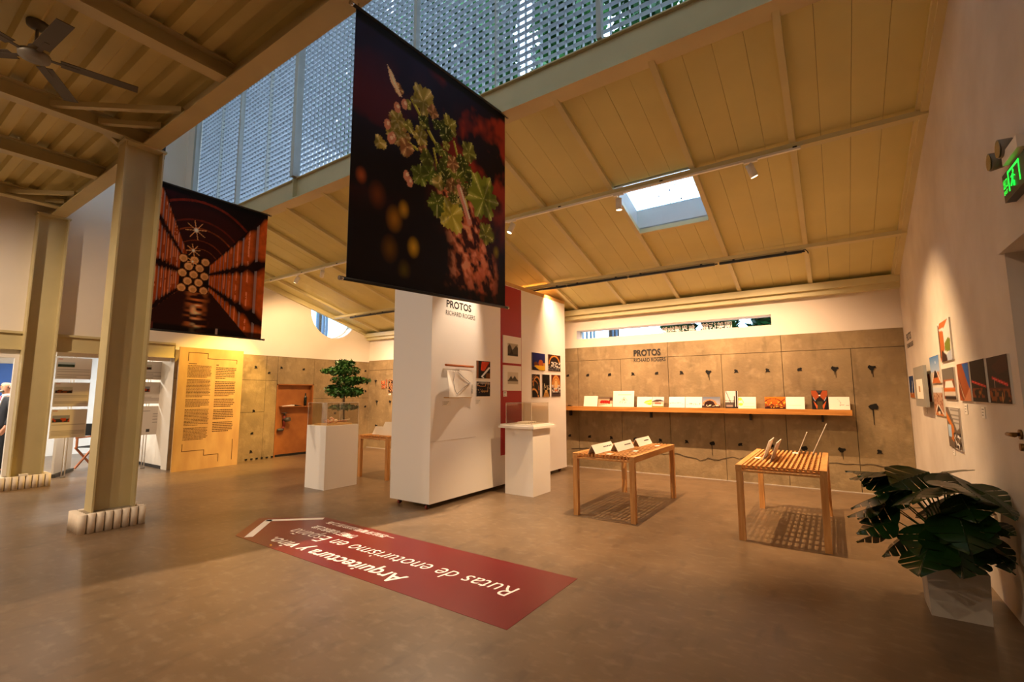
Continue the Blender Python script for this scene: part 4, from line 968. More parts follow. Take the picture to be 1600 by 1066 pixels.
text('PROTOS', (-3.205, YB-.0165, 2.235), X3, Z3, 'ink', lt, name='title_line', width=.53, size=.17, bold=.03)
text('RICHARD ROGERS', (-3.205, YB-.0165, 2.115), X3, Z3, 'ink', lt, name='name_line', width=.62, size=.1, bold=.022)
for x0, z0, w, h, c, lb in ((-10.58, 1.79, .16, .09, '#b8401c', 'tiny orange-red photograph, the upper of two beside the dark tall ones'), (-10.56, 1.66, .16, .11, '#9a3a20', 'tiny brick-red photograph, the lower of two beside the dark tall ones'), (-10.38, 1.68, .06, .24, '#7a2c18', 'tiny narrow upright red photograph in the concrete corner'), (-10.27, 1.55, .2, .36, '#2a2422', 'small near-black upright photograph in the concrete corner')):
    photo('photograph', lb, 'photograph', (x0, YB-.016, z0), X3, Z3, w, h, lambda p: p.fill(c).speck(9, .6, '#2c1a14', 3).speck(12, .75, '#e0a070', 6), 'tiny photographs in the far corner', th=.008, nx=12)
caption((-10.27, YB-.016, 1.48), X3, .1, .05, 'tiny caption label on the far concrete corner', 2)

# ================================================================== RIGHT WALL PICTURES
NY = Vector((0, -1, 0))
G2 = 'photographs on the right wall'
def r_wood(p): p.fill('#d8d4ce').poly([(.0, .0), (.45, .3), (.45, .75), (.1, .8), (.0, .5)], '#b0602c').poly([(.05, .85), (.2, 1), (.95, 1), (.55, .82)], '#b8662e').poly([(.45, .25), (.5, .45), (.8, .55), (.95, .5), (.9, .2)], '#6f7c2c').poly([(.1, 0), (.2, .3), (.55, .15), (.6, 0)], '#3a241c').poly([(.55, .15), (.95, .25), (1, 0), (.6, 0)], '#a8b0c0').rect(0, .08, .1, .95, '#5a4a42')
def r_sky(p): p.grad('#c8d4e0', '#4a7cb8').rect(0, 1, 0, .42, '#b8b0a4').poly([(.05, 0), (.35, .42), (.85, .42), (1, 0)], '#b86430').poly([(.3, .2), (.42, .46), (.7, .42), (.75, .18)], '#2c1e1a').line((.1, .05), (.4, .42), .02, '#e8e0d4').line((.7, .4), (.98, .05), .02, '#e8e0d4').disc(.62, .76, .04, '#ffffff', soft=.5)
def r_arch(p): p.grad('#8a4a28', '#5a544c').rect(0, 1, .62, 1, '#6a645c').poly([(.15, .38), (.25, .6), (.8, .6), (.9, .36)], '#e0dcd4').rect(.05, 1, .26, .36, '#c0682c').rect(.05, 1, .12, .26, '#c8bcae').rect(.1, 1, 0, .12, '#2a201c').rect(.1, .95, .58, .63, '#a85a28')
def r_blue(p): p.fill('#9c4f26').poly([(.45, 1), (1, 1), (1, .3), (.9, .35)], '#2a5ca8').poly([(.1, .7), (.45, .05), (.3, .0), (0, .2)], '#7a3c1e').poly([(.35, .0), (.95, .35), (1, .28), (1, 0)], '#c07a54').line((.05, .55), (.4, .05), .012, '#cdb89c')
def r_dark1(p): p.fill('#140c0b').line((.05, .5), (.95, .36), .02, '#b01c1c').line((.05, .5), (.95, .36), .008, '#ff6a5a').speck(9, .62, '#7a3a14', 5, .1, .34).disc(.55, .22, .12, '#b8701c', ry=.07, soft=.9)
def r_dark2(p): p.grad('#180b09', '#2a0d0a').line((.2, .55), (.9, .38), .02, '#c01c20').line((.2, .55), (.9, .38), .008, '#ff6a6a').rect(0, 1, .26, .33, '#5a1c10').speck(10, .6, '#8a4a1c', 3, .05, .3).line((.6, .05), (.62, .2), .02, '#c89a5a').line((.3, .05), (.33, .25), .02, '#7a4a24').poly([(.2, .8), (.9, 1), (1, .7), (.5, .6)], '#3a120c').line((.3, .35), (.3, .5), .008, '#c8a090').line((.55, .4), (.55, .52), .008, '#c8a090')
def r_hill(p): p.grad('#a86a48', '#c0a48c').rect(0, 1, .8, 1, '#c8ccd0').speck(16, .6, '#8a5438', 5, .25, .8).poly([(.05, 0), (.35, .35), (.7, .32), (1, 0)], '#c07848').poly([(.25, .1), (.4, .36), (.62, .3), (.8, .05)], '#2c241f').line((.05, .05), (.4, .38), .02, '#e8e2d8').line((.5, .36), (.98, .05), .02, '#e8e2d8').disc(.5, .1, .12, '#e8d8c4', ry=.06)
def r_low(p): p.fill('#6a5c50').poly([(.2, 1), (1, 1), (.95, .55), (.75, .45)], '#b8b2aa'); [p.line((.35+.03*k, .93-.1*k), (.98, .93-.1*k), .008, '#7a746c') for k in range(5)]; p.poly([(.0, .9), (.5, .55), (.55, .4), (.35, .5), (0, .7)], '#c8742c').poly([(.3, .5), (.5, .45), (.5, .15), (.25, .2)], '#c07030').rect(.05, .3, .25, .55, '#a8c0d8').speck(14, .6, '#2a2422', 3, .0, .4, .45, 1).speck(16, .7, '#e8e4e0', 8, .0, .35, .5, 1)
def r_or(p): p.fill('#a85a2c').ring(.5, .4, .35, .1, '#e0c8a0', ry=.45).disc(.5, .35, .18, '#2a1a14', ry=.12).rect(.15, .85, 0, .28, '#b8662c').line((.2, .9), (.6, .5), .03, '#d8b088')
def r_bl(p): p.fill('#1c3c70').poly([(.2, 0), (.3, .5), (.6, .8), (.7, 0)], '#1a1c22').rect(0, 1, 0, .22, '#a8602c').line((.5, .25), (.7, .7), .05, '#c8d0d8')
RW = [(6.27, 5.71, 1.80, 2.185, r_wood, 'photograph of timber fins and green trees, topmost on the right wall', 50), (6.92, 6.39, 1.602, 1.888, r_sky, 'photograph of a curved roof under blue sky on the right wall', 44),
      (6.28, 5.74, 1.44, 1.733, r_arch, 'photograph of a grey ceiling over orange balconies on the right wall', 44), (5.58, 5.17, 1.433, 1.745, r_blue, 'photograph of a rust wall against blue sky beside the dark pictures', 44),
      (5.12, 4.685, 1.432, 1.745, r_dark1, 'dark photograph with one red light streak on the right wall', 50), (4.62, 4.14, 1.43, 1.742, r_dark2, 'dark photograph with red streak and poles, closest to the doorway', 50),
      (6.89, 6.37, 1.265, 1.557, r_hill, 'photograph of a roof before brown hills on the right wall', 44), (6.275, 5.71, .985, 1.363, r_low, 'photograph of slatted shading and orange trusses, lowest on the right wall', 50),
      (7.43, 7.0, 1.40, 1.71, r_or, 'photograph of orange arched interior beside the grey frame', 36), (8.76, 8.33, 1.435, 1.733, r_bl, 'dark blue photograph partly behind the grey frame', 30)]
for y0, y1, z0, z1, fn, lb, nx in RW:
    photo('photograph', lb, 'photograph', (XR, y0, z0), NY, Z3, y0-y1, z1-z0, fn, G2, nx=nx, edge='card_edge')
gf = thing('framed_picture', 'grey box frame with a cream sheet standing off the right wall', 'picture', (XR, 7.35, 1.34))
G().box(.85, .878, 6.95, 7.74, 1.34, 1.81).obj('box_frame', 'grey_frame', gf)
G().box(.878, XR, 7.5, 7.7, 1.4, 1.75).obj('wall_batten', 'fir', gf)
G().box(.846, .85, 7.10, 7.55, 1.43, 1.66).obj('sheet', 'paper', gf)
G().box(.844, .846, 7.27, 7.36, 1.51, 1.58).obj('sketch', 'cork', gf)
for y, z, lb in ((5.5, 1.32, 'below the rust wall photograph'), (4.95, 1.31, 'below the single red streak photograph'), (6.95, 1.30, 'below the orange arched interior'), (6.2, .91, 'below the lowest photograph'), (7.6, 1.25, 'below the grey box frame')):
    caption((XR, y, z), NY, .09, .085, 'small caption label on the right wall '+lb)
lt2 = thing('wall_lettering', 'black two-line title lettering on the white right wall by the corner', 'lettering', (XR, 8.5, 2.2))
text('PROTOS', (XR, 8.71, 2.235), NY, Z3, 'ink', lt2, name='title_line', width=.46, size=.14, bold=.03)
text('RICHARD ROGERS', (XR, 8.71, 2.13), NY, Z3, 'ink', lt2, name='name_line', width=.6, size=.09, bold=.018)

# ================================================================== EXIT SIGN AND EMERGENCY LAMP
ex = thing('exit_sign', 'black exit sign box glowing green above the doorway', 'sign', (XR, 3.45, 2.565))
G().box(XR-.045, XR, 3.22, 3.685, 2.565, 2.722).obj('housing', 'sign_black', ex)
text('出口', (XR-.045, 3.675, 2.64), NY, Z3, 'sign_green', ex, name='exit_characters', width=.07, size=.06, bold=.01)
text('EXIT', (XR-.045, 3.675, 2.605), NY, Z3, 'sign_green', ex, name='exit_characters', width=.065, size=.03, bold=.01)
G().box(XR-.047, XR-.0455, 3.40, 3.585, 2.70, 2.712).box(XR-.047, XR-.0455, 3.575, 3.587, 2.60, 2.712).box(XR-.047, XR-.0455, 3.40, 3.412, 2.60, 2.712).obj('door_symbol', 'sign_green', ex)
rm = G().cyl((XR-.0465, 3.50, 2.685), (XR-.0455, 3.50, 2.685), .010, n=12)
for a, b in (((3.50, 2.672), (3.515, 2.64)), ((3.515, 2.64), (3.54, 2.615)), ((3.515, 2.64), (3.49, 2.625)), ((3.49, 2.625), (3.495, 2.60)), ((3.50, 2.665), (3.475, 2.65)), ((3.505, 2.665), (3.53, 2.66))):
    rm.bar((XR-.0465, *a), (XR-.0465, *b), .002, .009, up=(1, 0, 0))
rm.obj('running_figure', 'sign_green', ex)
em = thing('emergency_light', 'twin round emergency lamps above the green exit sign', 'lamp', (XR, 3.6, 2.75))
G().box(XR-.07, XR, 3.30, 3.55, 2.735, 2.80).obj('battery_box', 'lamp_white', em)
for y in (3.70, 3.52):
    h = G().cyl((XR-.03, y, 2.83), (XR-.085, y, 2.825), .045, .052, n=18).obj('lamp_head', 'fan_grey', em)
    G().cyl((XR-.086, y, 2.825), (XR-.09, y, 2.825), .046, n=18).obj('lens', 'lens', h)
    G().cyl((XR-.03, y, 2.83), (XR-.03, 3.5, 2.79), .008, n=6).obj('arm', 'fan_grey', em)

# ================================================================== FLOOR ARROW
fs = thing('floor_sticker', 'dark red arrow-shaped floor sticker with white lettering', 'sticker', (-3.8, 3.1, 0))
G().prism([(-1.825, 2.62, .0005), (-1.825, 3.63, .0005), (-5.29, 3.655, .0005), (-5.90, 3.18, .0005), (-5.39, 2.66, .0005)], (0, 0, .0012)).obj('vinyl_sheet', 'red_vinyl', fs)
def strip(pts, w, z=.0024):
    g = G()
    for (a, b) in zip(pts[:-1], pts[1:]):
        a, b = Vector((*a, z)), Vector((*b, z)); d = (b-a).normalized(); n = Vector((-d.y, d.x, 0))*w/2
        g.quad(a-n-d*w*.3, b-n+d*w*.3, b+n+d*w*.3, a+n-d*w*.3)
    return g
strip([(-5.24, 2.73), (-5.70, 3.19)], .085).obj('chevron', 'white_vinyl', fs); strip([(-5.70, 3.19), (-5.24, 3.59)], .085).obj('chevron', 'white_vinyl', fs)
NX, NYv = Vector((-1, 0, 0)), Vector((0, -1, 0))
text('Arquitectura y vino.', (-2.99, 2.885, 0), NX, NYv, 'white_vinyl', fs, name='title_line', width=1.99, size=.235, bold=.014, shear=.12, eps=.0024, words=True)
text('Rutas de enoturismo en España', (-2.10, 3.20, 0), NX, NYv, 'white_vinyl', fs, name='subtitle_line', width=2.98, size=.265, bold=-.006, shear=.18, eps=.0024, words=True)
text('葡萄酒与建筑之旅', (-4.27, 3.38, 0), NX, NYv, 'white_vinyl', fs, name='chinese_line', width=.74, size=.115, bold=.02, eps=.0024)
text('—西班牙葡萄酒旅游之路', (-3.91, 3.57, 0), NX, NYv, 'white_vinyl', fs, name='chinese_line', width=1.12, size=.1, eps=.0024)
strip([(-4.78, 2.71), (-4.74, 2.69)], .02, .003).obj('yellow_mark', 'yellow_vinyl', fs)

# ================================================================== PLYWOOD TEXT BOARD AT THE LEFT WALL
pb = thing('text_board', 'tall plywood board covered in two columns of dark text', 'board', (-10.78, 4.64, 0))
G().box(-10.80, -10.765, 4.02, 5.255, 0, 2.46).obj('panel', 'plywood', pb)
for y in (4.2, 5.05): G().box(XL+.02, -10.80, y, y+.05, 0, 2.3).obj('rear_batten', 'fir', pb)
bx = -10.765
def wl_(pts, w=.012):
    g = G()
    for (a, b) in zip(pts[:-1], pts[1:]):
        g.box(bx, bx+.0015, min(a[0], b[0])-w/2, max(a[0], b[0])+w/2, min(a[1], b[1])-w/2, max(a[1], b[1])+w/2)
    return g
wl_([(4.18, 2.19), (4.18, 2.36), (4.54, 2.36), (4.54, 2.25), (5.12, 2.25), (5.12, 2.17)]).obj('stepped_line', 'ink_brown', pb)
wl_([(4.18, .52), (4.18, .38), (4.58, .38), (4.58, .27), (4.86, .27), (4.86, .12)]).obj('stepped_line', 'ink_brown', pb)
wl_([(5.13, .55), (5.13, .13)]).obj('stepped_line', 'ink_brown', pb)
r_ = random.Random(12)
def para(y0, y1, z_top, rows, pitch, h, dens):
    g = G(); z = z_top
    for k in range(rows):
        y = y0; end = y1-(r_.uniform(.05, .25) if k == rows-1 else r_.uniform(0, .03))
        while y < end:
            w = r_.uniform(.012, .05); w = min(w, end-y); g.quad((bx+.0012, y, z), (bx+.0012, y+w, z), (bx+.0012, y+w, z+h), (bx+.0012, y, z+h)); y += w+dens
        z -= pitch
    return g, z
z = 2.12; G().box(bx, bx+.0013, 4.19, 4.34, 2.125, 2.14).obj('text_heading', 'ink_brown', pb)
z = 2.085
for rows in (9, 13, 6, 12, 9):
    g, z = para(4.18, 4.63, z, rows, .0285, .014, .005); g.obj('text_block', 'ink_brown', pb); z -= .03
z = 2.06; G().box(bx, bx+.0013, 4.71, 4.76, 2.115, 2.135).obj('text_heading', 'ink_brown', pb)
for rows in (7, 9, 5, 6, 6):
    g, z = para(4.71, 5.12, z, rows, .0365, .019, .004); g.obj('text_block', 'ink_brown', pb); z -= .04

# ================================================================== MONSTERA IN A CONCRETE PLANTER
pl_ = thing('planter', 'square tapered concrete planter at the foot of the right wall', 'planter', (.605, 4.545, 0))
a0, a1, b0, b1 = .445, .765, 4.385, 4.705
o0 = [(a0+.01, b0+.01, 0), (a1-.01, b0+.01, 0), (a1-.01, b1-.01, 0), (a0+.01, b1-.01, 0)]
o1 = [(a0, b0, .318), (a1, b0, .318), (a1, b1, .318), (a0, b1, .318)]
i1 = [(a0+.022, b0+.022, .318), (a1-.022, b0+.022, .318), (a1-.022, b1-.022, .318), (a0+.022, b1-.022, .318)]
i0 = [(a, b, .25) for a, b, _ in i1]
g = G(); g.v = o0+o1+i1+i0; g.f = [(3, 2, 1, 0)]+[(k, (k+1) % 4, 4+(k+1) % 4, 4+k) for k in range(4)]+[(4+k, 4+(k+1) % 4, 8+(k+1) % 4, 8+k) for k in range(4)]+[(8+k, 8+(k+1) % 4, 12+(k+1) % 4, 12+k) for k in range(4)]+[(12, 13, 14, 15)]
g.sm = [False]*len(g.f); g.obj('pot', 'planter', pl_)
G().box(a0+.022, a1-.022, b0+.022, b1-.022, .25, .285).obj('soil', 'soil', pl_)
ms = thing('monstera_plant', 'dark green monstera with split leaves growing in the concrete planter', 'plant', (.605, 4.545, .285))
def monstera_leaf(seed, cuts=5):
    """heart-shaped split leaf along +X, length 1, with fingers between cuts and small holes left by the cuts"""
    r_ = random.Random(seed); g = G(); mid = []
    n = 24
    def half(x): return .58*math.sin(math.pi*min(1, x**.72))*(1.0-.25*x)+.0
    for s_ in (1, -1):
        x = 0.0; k = 0
        edges = [0, .36, .56, .76, 1.0]
        for a, b in zip(edges[:-1], edges[1:]):
            gap = .014 if a > 0 else 0
            a_, b_ = a+gap, b-gap; sub = 4
            for q in range(sub):
                t0, t1 = a_+(b_-a_)*q/sub, a_+(b_-a_)*(q+1)/sub
                def edge(t):
                    w = half(max(.001, t)); f = (t-a)/(b-a); tip = .05*math.sin(math.pi*f)
                    return (t+.10*w+tip*.2, s_*(w*(1.0+tip)), -.45*w*w-.14*t*t)
                def inner(t): return (t, s_*.012, -.10*t*t+.005)
                root = lambda t, e: tuple(inner(t)[i]*.40+e[i]*.60 for i in range(3))
                e0, e1 = edge(t0), edge(t1); m0, m1 = root(t0, e0), root(t1, e1)
                n0, n1 = inner(a+(b-a)*q/sub), inner(a+(b-a)*(q+1)/sub)
                p_ = [n0, n1, m1, m0] if s_ < 0 else [n1, n0, m0, m1]; g.quad(*p_)
                p_ = [m0, m1, e1, e0] if s_ < 0 else [m1, m0, e0, e1]; g.quad(*p_)
    for k in range(10):
        t0, t1 = k/10, (k+1)/10; g.bar((t0, 0, -.10*t0*t0+.004), (t1, 0, -.10*t1*t1+.004), .022*(1.1-t0), .012)
    g.sm = [True]*len(g.f)
    return g.mesh('leaf', material='monstera')
MLV = [monstera_leaf(1), monstera_leaf(2)]
r_ = random.Random(21)
base = Vector((.605, 4.545, .285))
spec = []
for k in range(34):
    az = r_.uniform(0, 2*math.pi); ring = k/34
    spec.append((az, .10+.26*r_.random()**.7, .22+.40*r_.random(), r_.uniform(.24, .35)))
# placed leaves that shape the outline
spec += [(math.pi*.93, .28, .60, .30), (math.pi*1.05, .30, .50, .30), (math.pi*1.0, .33, .40, .28), (math.pi*1.1, .30, .30, .28), (math.pi*1.25, .12, .66, .32), (math.pi*1.6, .05, .66, .34),
         (math.pi*1.75, .14, .60, .30), (-.3, .14, .55, .26), (-.5, .16, .40, .26), (-.9, .20, .30, .26), (-.7, .22, .16, .24), (math.pi*1.35, .24, .34, .30), (math.pi*1.5, .22, .46, .34), (math.pi*1.5, .2, .3, .3)]
for k, (az, rad, hgt, sz) in enumerate(spec):
    p = base+Vector((rad*math.cos(az), rad*math.sin(az), hgt))
    p.x = min(p.x, XR-.13)
    d = Vector((math.cos(az), math.sin(az), 0)); roll = r_.uniform(-.5, .5); droop = r_.uniform(.15, .75)-.25*(hgt > .5)
    tip = p+d*sz
    if tip.x > XR-.03: sz *= max(.45, (XR-.03-p.x)/max(.01, d.x*sz))
    st_ = G().tube([base+Vector((.04*math.cos(az), .04*math.sin(az), -.01)), base+Vector((rad*.35*math.cos(az), rad*.35*math.sin(az), hgt*.6)), p], [.008, .006, .004], 6).obj('stem', 'monstera_stem', ms)
    l = inst('leaf', MLV[k % 2], ms, p-base); m_ = Matrix.Rotation(az, 3, 'Z') @ Matrix.Rotation(droop, 3, 'Y') @ Matrix.Rotation(roll, 3, 'X')
    l.rotation_euler = m_.to_euler(); l.scale = (sz, sz*1.05, sz)
    over = max((m_ @ Vector((v_.co.x*sz, v_.co.y*sz*1.05, v_.co.z*sz))).x for v_ in MLV[k % 2].vertices)+p.x-(XR-.015)
    if over > 0:                      # keep every leaf clear of the wall
        f_ = max(.4, 1-over/(sz*.9)); l.scale = (sz*f_, sz*1.05*f_, sz*f_)
        over = max((m_ @ Vector((v_.co.x*sz*f_, v_.co.y*sz*1.05*f_, v_.co.z*sz*f_))).x for v_ in MLV[k % 2].vertices)+p.x-(XR-.015)
        l.location.x -= max(0, over)

# ================================================================== POTTED TREE BEHIND THE PLINTH
TX, TY = -8.85, 6.5
tp = thing('planter', 'round dark plant pot standing behind the tree plinth', 'planter', (TX, TY, 0))
G().lathe((TX, TY, 0), [(.15, 0), (.19, .36), (.2, .38), (.18, .385), (.17, .33)], 20).obj('pot', 'gun_grey', tp)
G().cyl((TX, TY, .325), (TX, TY, .335), .17, n=18).obj('soil', 'soil', tp)
tr = thing('potted_tree', 'bushy green indoor tree rising behind the clear display case', 'tree', (TX, TY, .33))
G().tube([(TX, TY, .33), (TX+.02, TY, .8), (TX-.01, TY+.01, 1.3), (TX, TY, 1.7)], [.022, .019, .015, .008], 8).tube([(TX+.03, TY, .33), (TX-.05, TY+.04, .9), (TX-.12, TY+.05, 1.5)], [.016, .012, .008], 7).obj('trunk', 'bark', tr)
def leafcloud(name, mtl, parent, blobs, n, size, seed, kind=None, off=None, flat=.5):
    r = np.random.default_rng(seed); w_ = np.array([b[3]*b[4]*b[5] for b in blobs]) ** .67; w_ /= w_.sum()
    which = r.choice(len(blobs), n, p=w_); B = np.array(blobs)[which]
    d = r.normal(size=(n, 3)); d /= np.linalg.norm(d, axis=1)[:, None]; rad = r.random(n)**.45
    P = B[:, :3]+d*B[:, 3:6]*rad[:, None]
    nrm = r.normal(size=(n, 3)); nrm[:, 2] = abs(nrm[:, 2])+flat; nrm /= np.linalg.norm(nrm, axis=1)[:, None]
    t = np.cross(nrm, r.normal(size=(n, 3))); t /= np.linalg.norm(t, axis=1)[:, None]; b = np.cross(nrm, t)
    s = (size*(.6+.8*r.random(n)))[:, None]
    V = np.stack([P-t*s, P-b*s*.42, P+t*s, P+b*s*.42], 1)
    if parent is not None: V = V-np.array(wl(parent))
    me = bpy.data.meshes.new(name); me.vertices.add(4*n); me.vertices.foreach_set('co', V.reshape(-1).astype(np.float32))
    me.loops.add(4*n); me.loops.foreach_set('vertex_index', np.arange(4*n, dtype=np.int32)); me.polygons.add(n); me.polygons.foreach_set('loop_start', np.arange(0, 4*n, 4, dtype=np.int32))
    me.update(calc_edges=True); me.materials.append(M[mtl])
    o = bpy.data.objects.new(name, me); COL.objects.link(o); o.parent = parent
    if kind: o['kind'] = kind
    return o
tb = [(TX-.08, TY, 2.02, .42, .36, .12), (TX+.05, TY+.05, 1.80, .42, .36, .12), (TX-.45, TY-.1, 2.02, .2, .2, .06), (TX+.40, TY+.1, 1.80, .26, .22, .07), (TX+.0, TY, 1.56, .46, .36, .13), (TX+.32, TY, 1.55, .22, .2, .08), (TX+.0, TY, 2.18, .24, .22, .08), (TX-.3, TY-.05, 1.62, .2, .2, .1), (TX, TY, 1.22, .36, .3, .06)]
leafcloud('foliage', 'tree_leaf', tr, tb, 3000, .05, 5, 'stuff')

# ================================================================== CEILING FAN
FXc, FYc, FZc = -5.66, .815, 4.50
fan = thing('ceiling_fan', 'dark five-bladed ceiling fan hanging under the mezzanine deck', 'fan', (FXc, FYc, FZc))
G().lathe((FXc, FYc, 4.735), [(.02, 0), (.075, .03), (.08, .065)], 18).obj('canopy', 'gun_grey', fan)
G().cyl((FXc, FYc, 4.56), (FXc, FYc, 4.75), .012, n=10).obj('down_rod', 'fan_grey', fan)
G().lathe((FXc, FYc, FZc-.045), [(.05, 0), (.105, .012), (.11, .05), (.055, .075), (.045, .12)], 22).obj('motor', 'fan_grey', fan)
for k in range(5):
    a = math.radians(76+72*k); d = Vector((math.cos(a), math.sin(a), 0)); n = Vector((-d.y, d.x, 0)); c = Vector((FXc, FYc, FZc-.01))
    bl = G().obox(c+d*.17-n*.06, d*.55, n*.115, Vector((0, 0, .006))+n*0).obj('blade', 'fan_dark', fan)
    G().bar(c+d*.09, c+d*.30, .035, .006).obj('blade_arm', 'fan_dark', bl)

# ================================================================== TRACKS AND LAMPS
def track(label, x0, x1, y, z, m_='lamp_white'):
    t = thing('light_track', label, 'light track', ((x0+x1)/2, y, z)); G().box(x0, x1, y-.018, y+.018, z, z+.025).obj('rail', m_, t)
    for x in np.linspace(x0+.05, x1-.05, max(2, int((x1-x0)/1.0))): G().box(x-.02, x+.02, y-.022, y+.022, z+.02, z+.035).obj('clip', 'black_metal', t)
UY, UZ = 5.67, rz(5.67, -.05)-.035
track('long white light track under the upper roof purlin near the skylight', -4.5, -.12, UY, UZ)
track('white light track under the upper purlin between the two banners', -10.6, -5.6, UY, UZ)
def lamp(label, p, aim, power, angle, col=WARM, blend=.5, group='white track spotlights', size=.035, ztrack=None):
    p, aim = Vector(p), Vector(aim); d = (aim-p).normalized(); zt_ = ztrack if ztrack else UZ
    l = thing('track_spotlight', label, 'spotlight', (p.x, p.y, zt_), group=group)
    G().box(p.x-.07, p.x+.07, p.y-.017, p.y+.017, zt_-.018, zt_).obj('adapter', 'lamp_white', l)
    G().cyl((p.x, p.y, zt_-.018), tuple(p-d*.02), .008, n=8).obj('yoke', 'lamp_white', l)
    h = G().cyl(tuple(p-d*.06), tuple(p+d*.09), .042, n=20, caps=True).obj('head', 'lamp_white', l)
    G().cyl(tuple(p+d*.0905), tuple(p+d*.092), .034, n=16).obj('bulb', 'lamp_glow', h)
    spot(l, p+d*.11, p+d*3, power, angle, col, blend, size); return l
lamp('white track spotlight hanging straight down beside the skylight', (-2.156, UY, UZ-.12), (-2.3, 6.1, 0), 520, 76, size=.008)
lamp('white track spotlight tilted toward the right wall', (-.60, UY, UZ-.10), (.55, 6.75, .5), 480, 78, blend=.9, size=.008)
lamp('white track spotlight above the title of the partition', (-3.85, UY, UZ-.10), (-4.46, 5.10, 2.1), 170, 46, WARM2, .8)
lamp('white track spotlight aimed at the plywood text board', (-9.5, UY, UZ-.10), (-10.76, 4.8, 1.35), 480, 66, GOLD)
lamp('white track spotlight aimed at the concrete wall by the rust door', (-8.6, UY, UZ-.10), (-11.1, 6.9, 1.4), 330, 95, WARM)
lamp('white track spotlight behind the grapevine banner over the tree plinth', (-6.6, UY, UZ-.10), (-7.4, 6.3, 0), 300, 100, WARM)
# unseen lamp fixed under a rafter over the partition's end: lights the floor arrow
fl_lamp = lamp('unseen white spotlight with an added light-cutting flap above the near end of the partition', (-4.50, 4.74, 4.27), (-4.05, 3.55, 0), 1000, 78, WARM2, 1.0, size=.002, ztrack=rz(4.74, .0))
_p = Vector((-4.50, 4.74, 4.27)); _L = _p+(Vector((-4.05, 3.55, 0))-_p).normalized()*.11
_a = (Vector((-4.20, 4.75, 0))-_L).normalized(); _c = (Vector((-5.52, -1.0, 0))-_L).normalized()
_w = Vector((-1, .23, 0)).normalized()*.16
G().hexa([_L+_a*.15, _L+_c*.22, _L+_c*.22+_w, _L+_a*.15+_w, _L+_a*.15+Z3*.002, _L+_c*.22+Z3*.002, _L+_c*.22+_w+Z3*.002, _L+_a*.15+_w+Z3*.002]).obj('light_cut_flap', 'black_metal', fl_lamp)  # flap added to cut a straight light edge across the arrow
# unseen wide spots added under the mezzanine deck to fill the foreground with light
for k, (x, y, ax, ay, az, pw, an, lb) in enumerate(((-5.7, -.75, -5.3, 4.0, .6, 150, 100, 'aimed at the partition end'), (-2.0, -.9, -2.4, 3.5, 0, 110, 115, 'aimed over the floor arrow'),
        (-8.9, -.7, -9.9, 2.6, .8, 360, 115, 'aimed at the wall column'), (-3.9, -2.6, -3.9, -1.2, 0, 300, 140, 'over the entrance floor'), (-7.7, -2.6, -7.7, -1.0, 0, 300, 140, 'over the left entrance floor'))):
    lamp('added white fill spotlight under the mezzanine deck '+lb, (x, y, 4.50), (ax, ay, az), pw, an, WARM2, .9, 'added fill spotlights under the mezzanine', ztrack=4.606)
# black linear wall washers along the lower purlin
WY, WZ = 7.70, rz(7.70, -.05)-.05
k = 0
for x0, x1 in ((-10.35, -9.35), (-9.3, -8.3), (-8.25, -7.25), (-7.2, -6.2), (-6.1, -5.1), (-5.05, -4.0), (-3.97, -2.82), (-2.78, -1.40), (-1.33, -.24)):
    w = thing('wall_washer', 'black linear wall washer lamp hung under the lower roof purlin', 'lamp', ((x0+x1)/2, WY, WZ), group='linear wall washers on the lower purlin')
    G().box(x0, x1, WY-.02, WY+.02, WZ, WZ+.035).obj('housing', 'black_metal', w)
    for x in (x0+.2, x1-.2): G().box(x-.015, x+.015, WY-.012, WY+.012, WZ+.035, WZ+.055).obj('hanger', 'black_metal', w)
    G().cyl((x1-.005, WY, WZ+.018), (x1+.04, WY, WZ+.018), .012, n=8).obj('cable_joint', 'black_metal', w)
    al = bpy.data.lights.new('washer_light', 'AREA'); al.shape = 'RECTANGLE'; al.size = (x1-x0)*.96; al.size_y = .025; al.energy = 25*(x1-x0); al.color = (1.0, .61, .34)
    al.spread = math.radians(112)
    ao = bpy.data.objects.new('washer_light', al); COL.objects.link(ao); ao.parent = w; ao.location = (0, .012, -.006)
    ao.rotation_euler = (math.radians(25), 0, 0)
cb_ = G().tube([(-.24, WY, WZ+.03), (-.2, WY, WZ+.045), (-.17, WY, WZ+.01), (-.165, WY, WZ-.02)], .006, 6).obj('lamp_cable', 'black_metal', label='short black cable end looping from the last wall washer', cat='cable')

# ================================================================== ADJOINING ROOM: information stands, chair, people
G3 = 'information boards on the pole stands'
def board_paint(kind):
    def f(p):
        p.fill('#d6ccc2')
        if kind == 3:
            p.rect(.05, .15, .1, .2, '#4a4642').rect(.5, .62, .1, .2, '#4a4642'); [p.rect(.7, .95, .72-.1*k, .74-.1*k, '#8a827a') for k in range(4)]; p.rect(.3, .6, .82, .84, '#8a827a'); return
        p.rect(.03, .16, .93, .965, '#c0705a').rect(.03, .5, .55, .80, ('#3c4438', '#2c2420', '#34302e')[kind]).rect(.03, .5, .68, .80, ('#aab2b4', '#b8b09c', '#8a8a90')[kind])
        p.speck(18, .6, ('#2a3a24', '#7a3a1c', '#b0401c')[kind], 4+kind, .57, .70, .03, .5)
        for k in range(8): p.rect(.03, .97 if k % 4 != 3 else .6, .45-.052*k, .465-.052*k, '#a59a90')
    return f
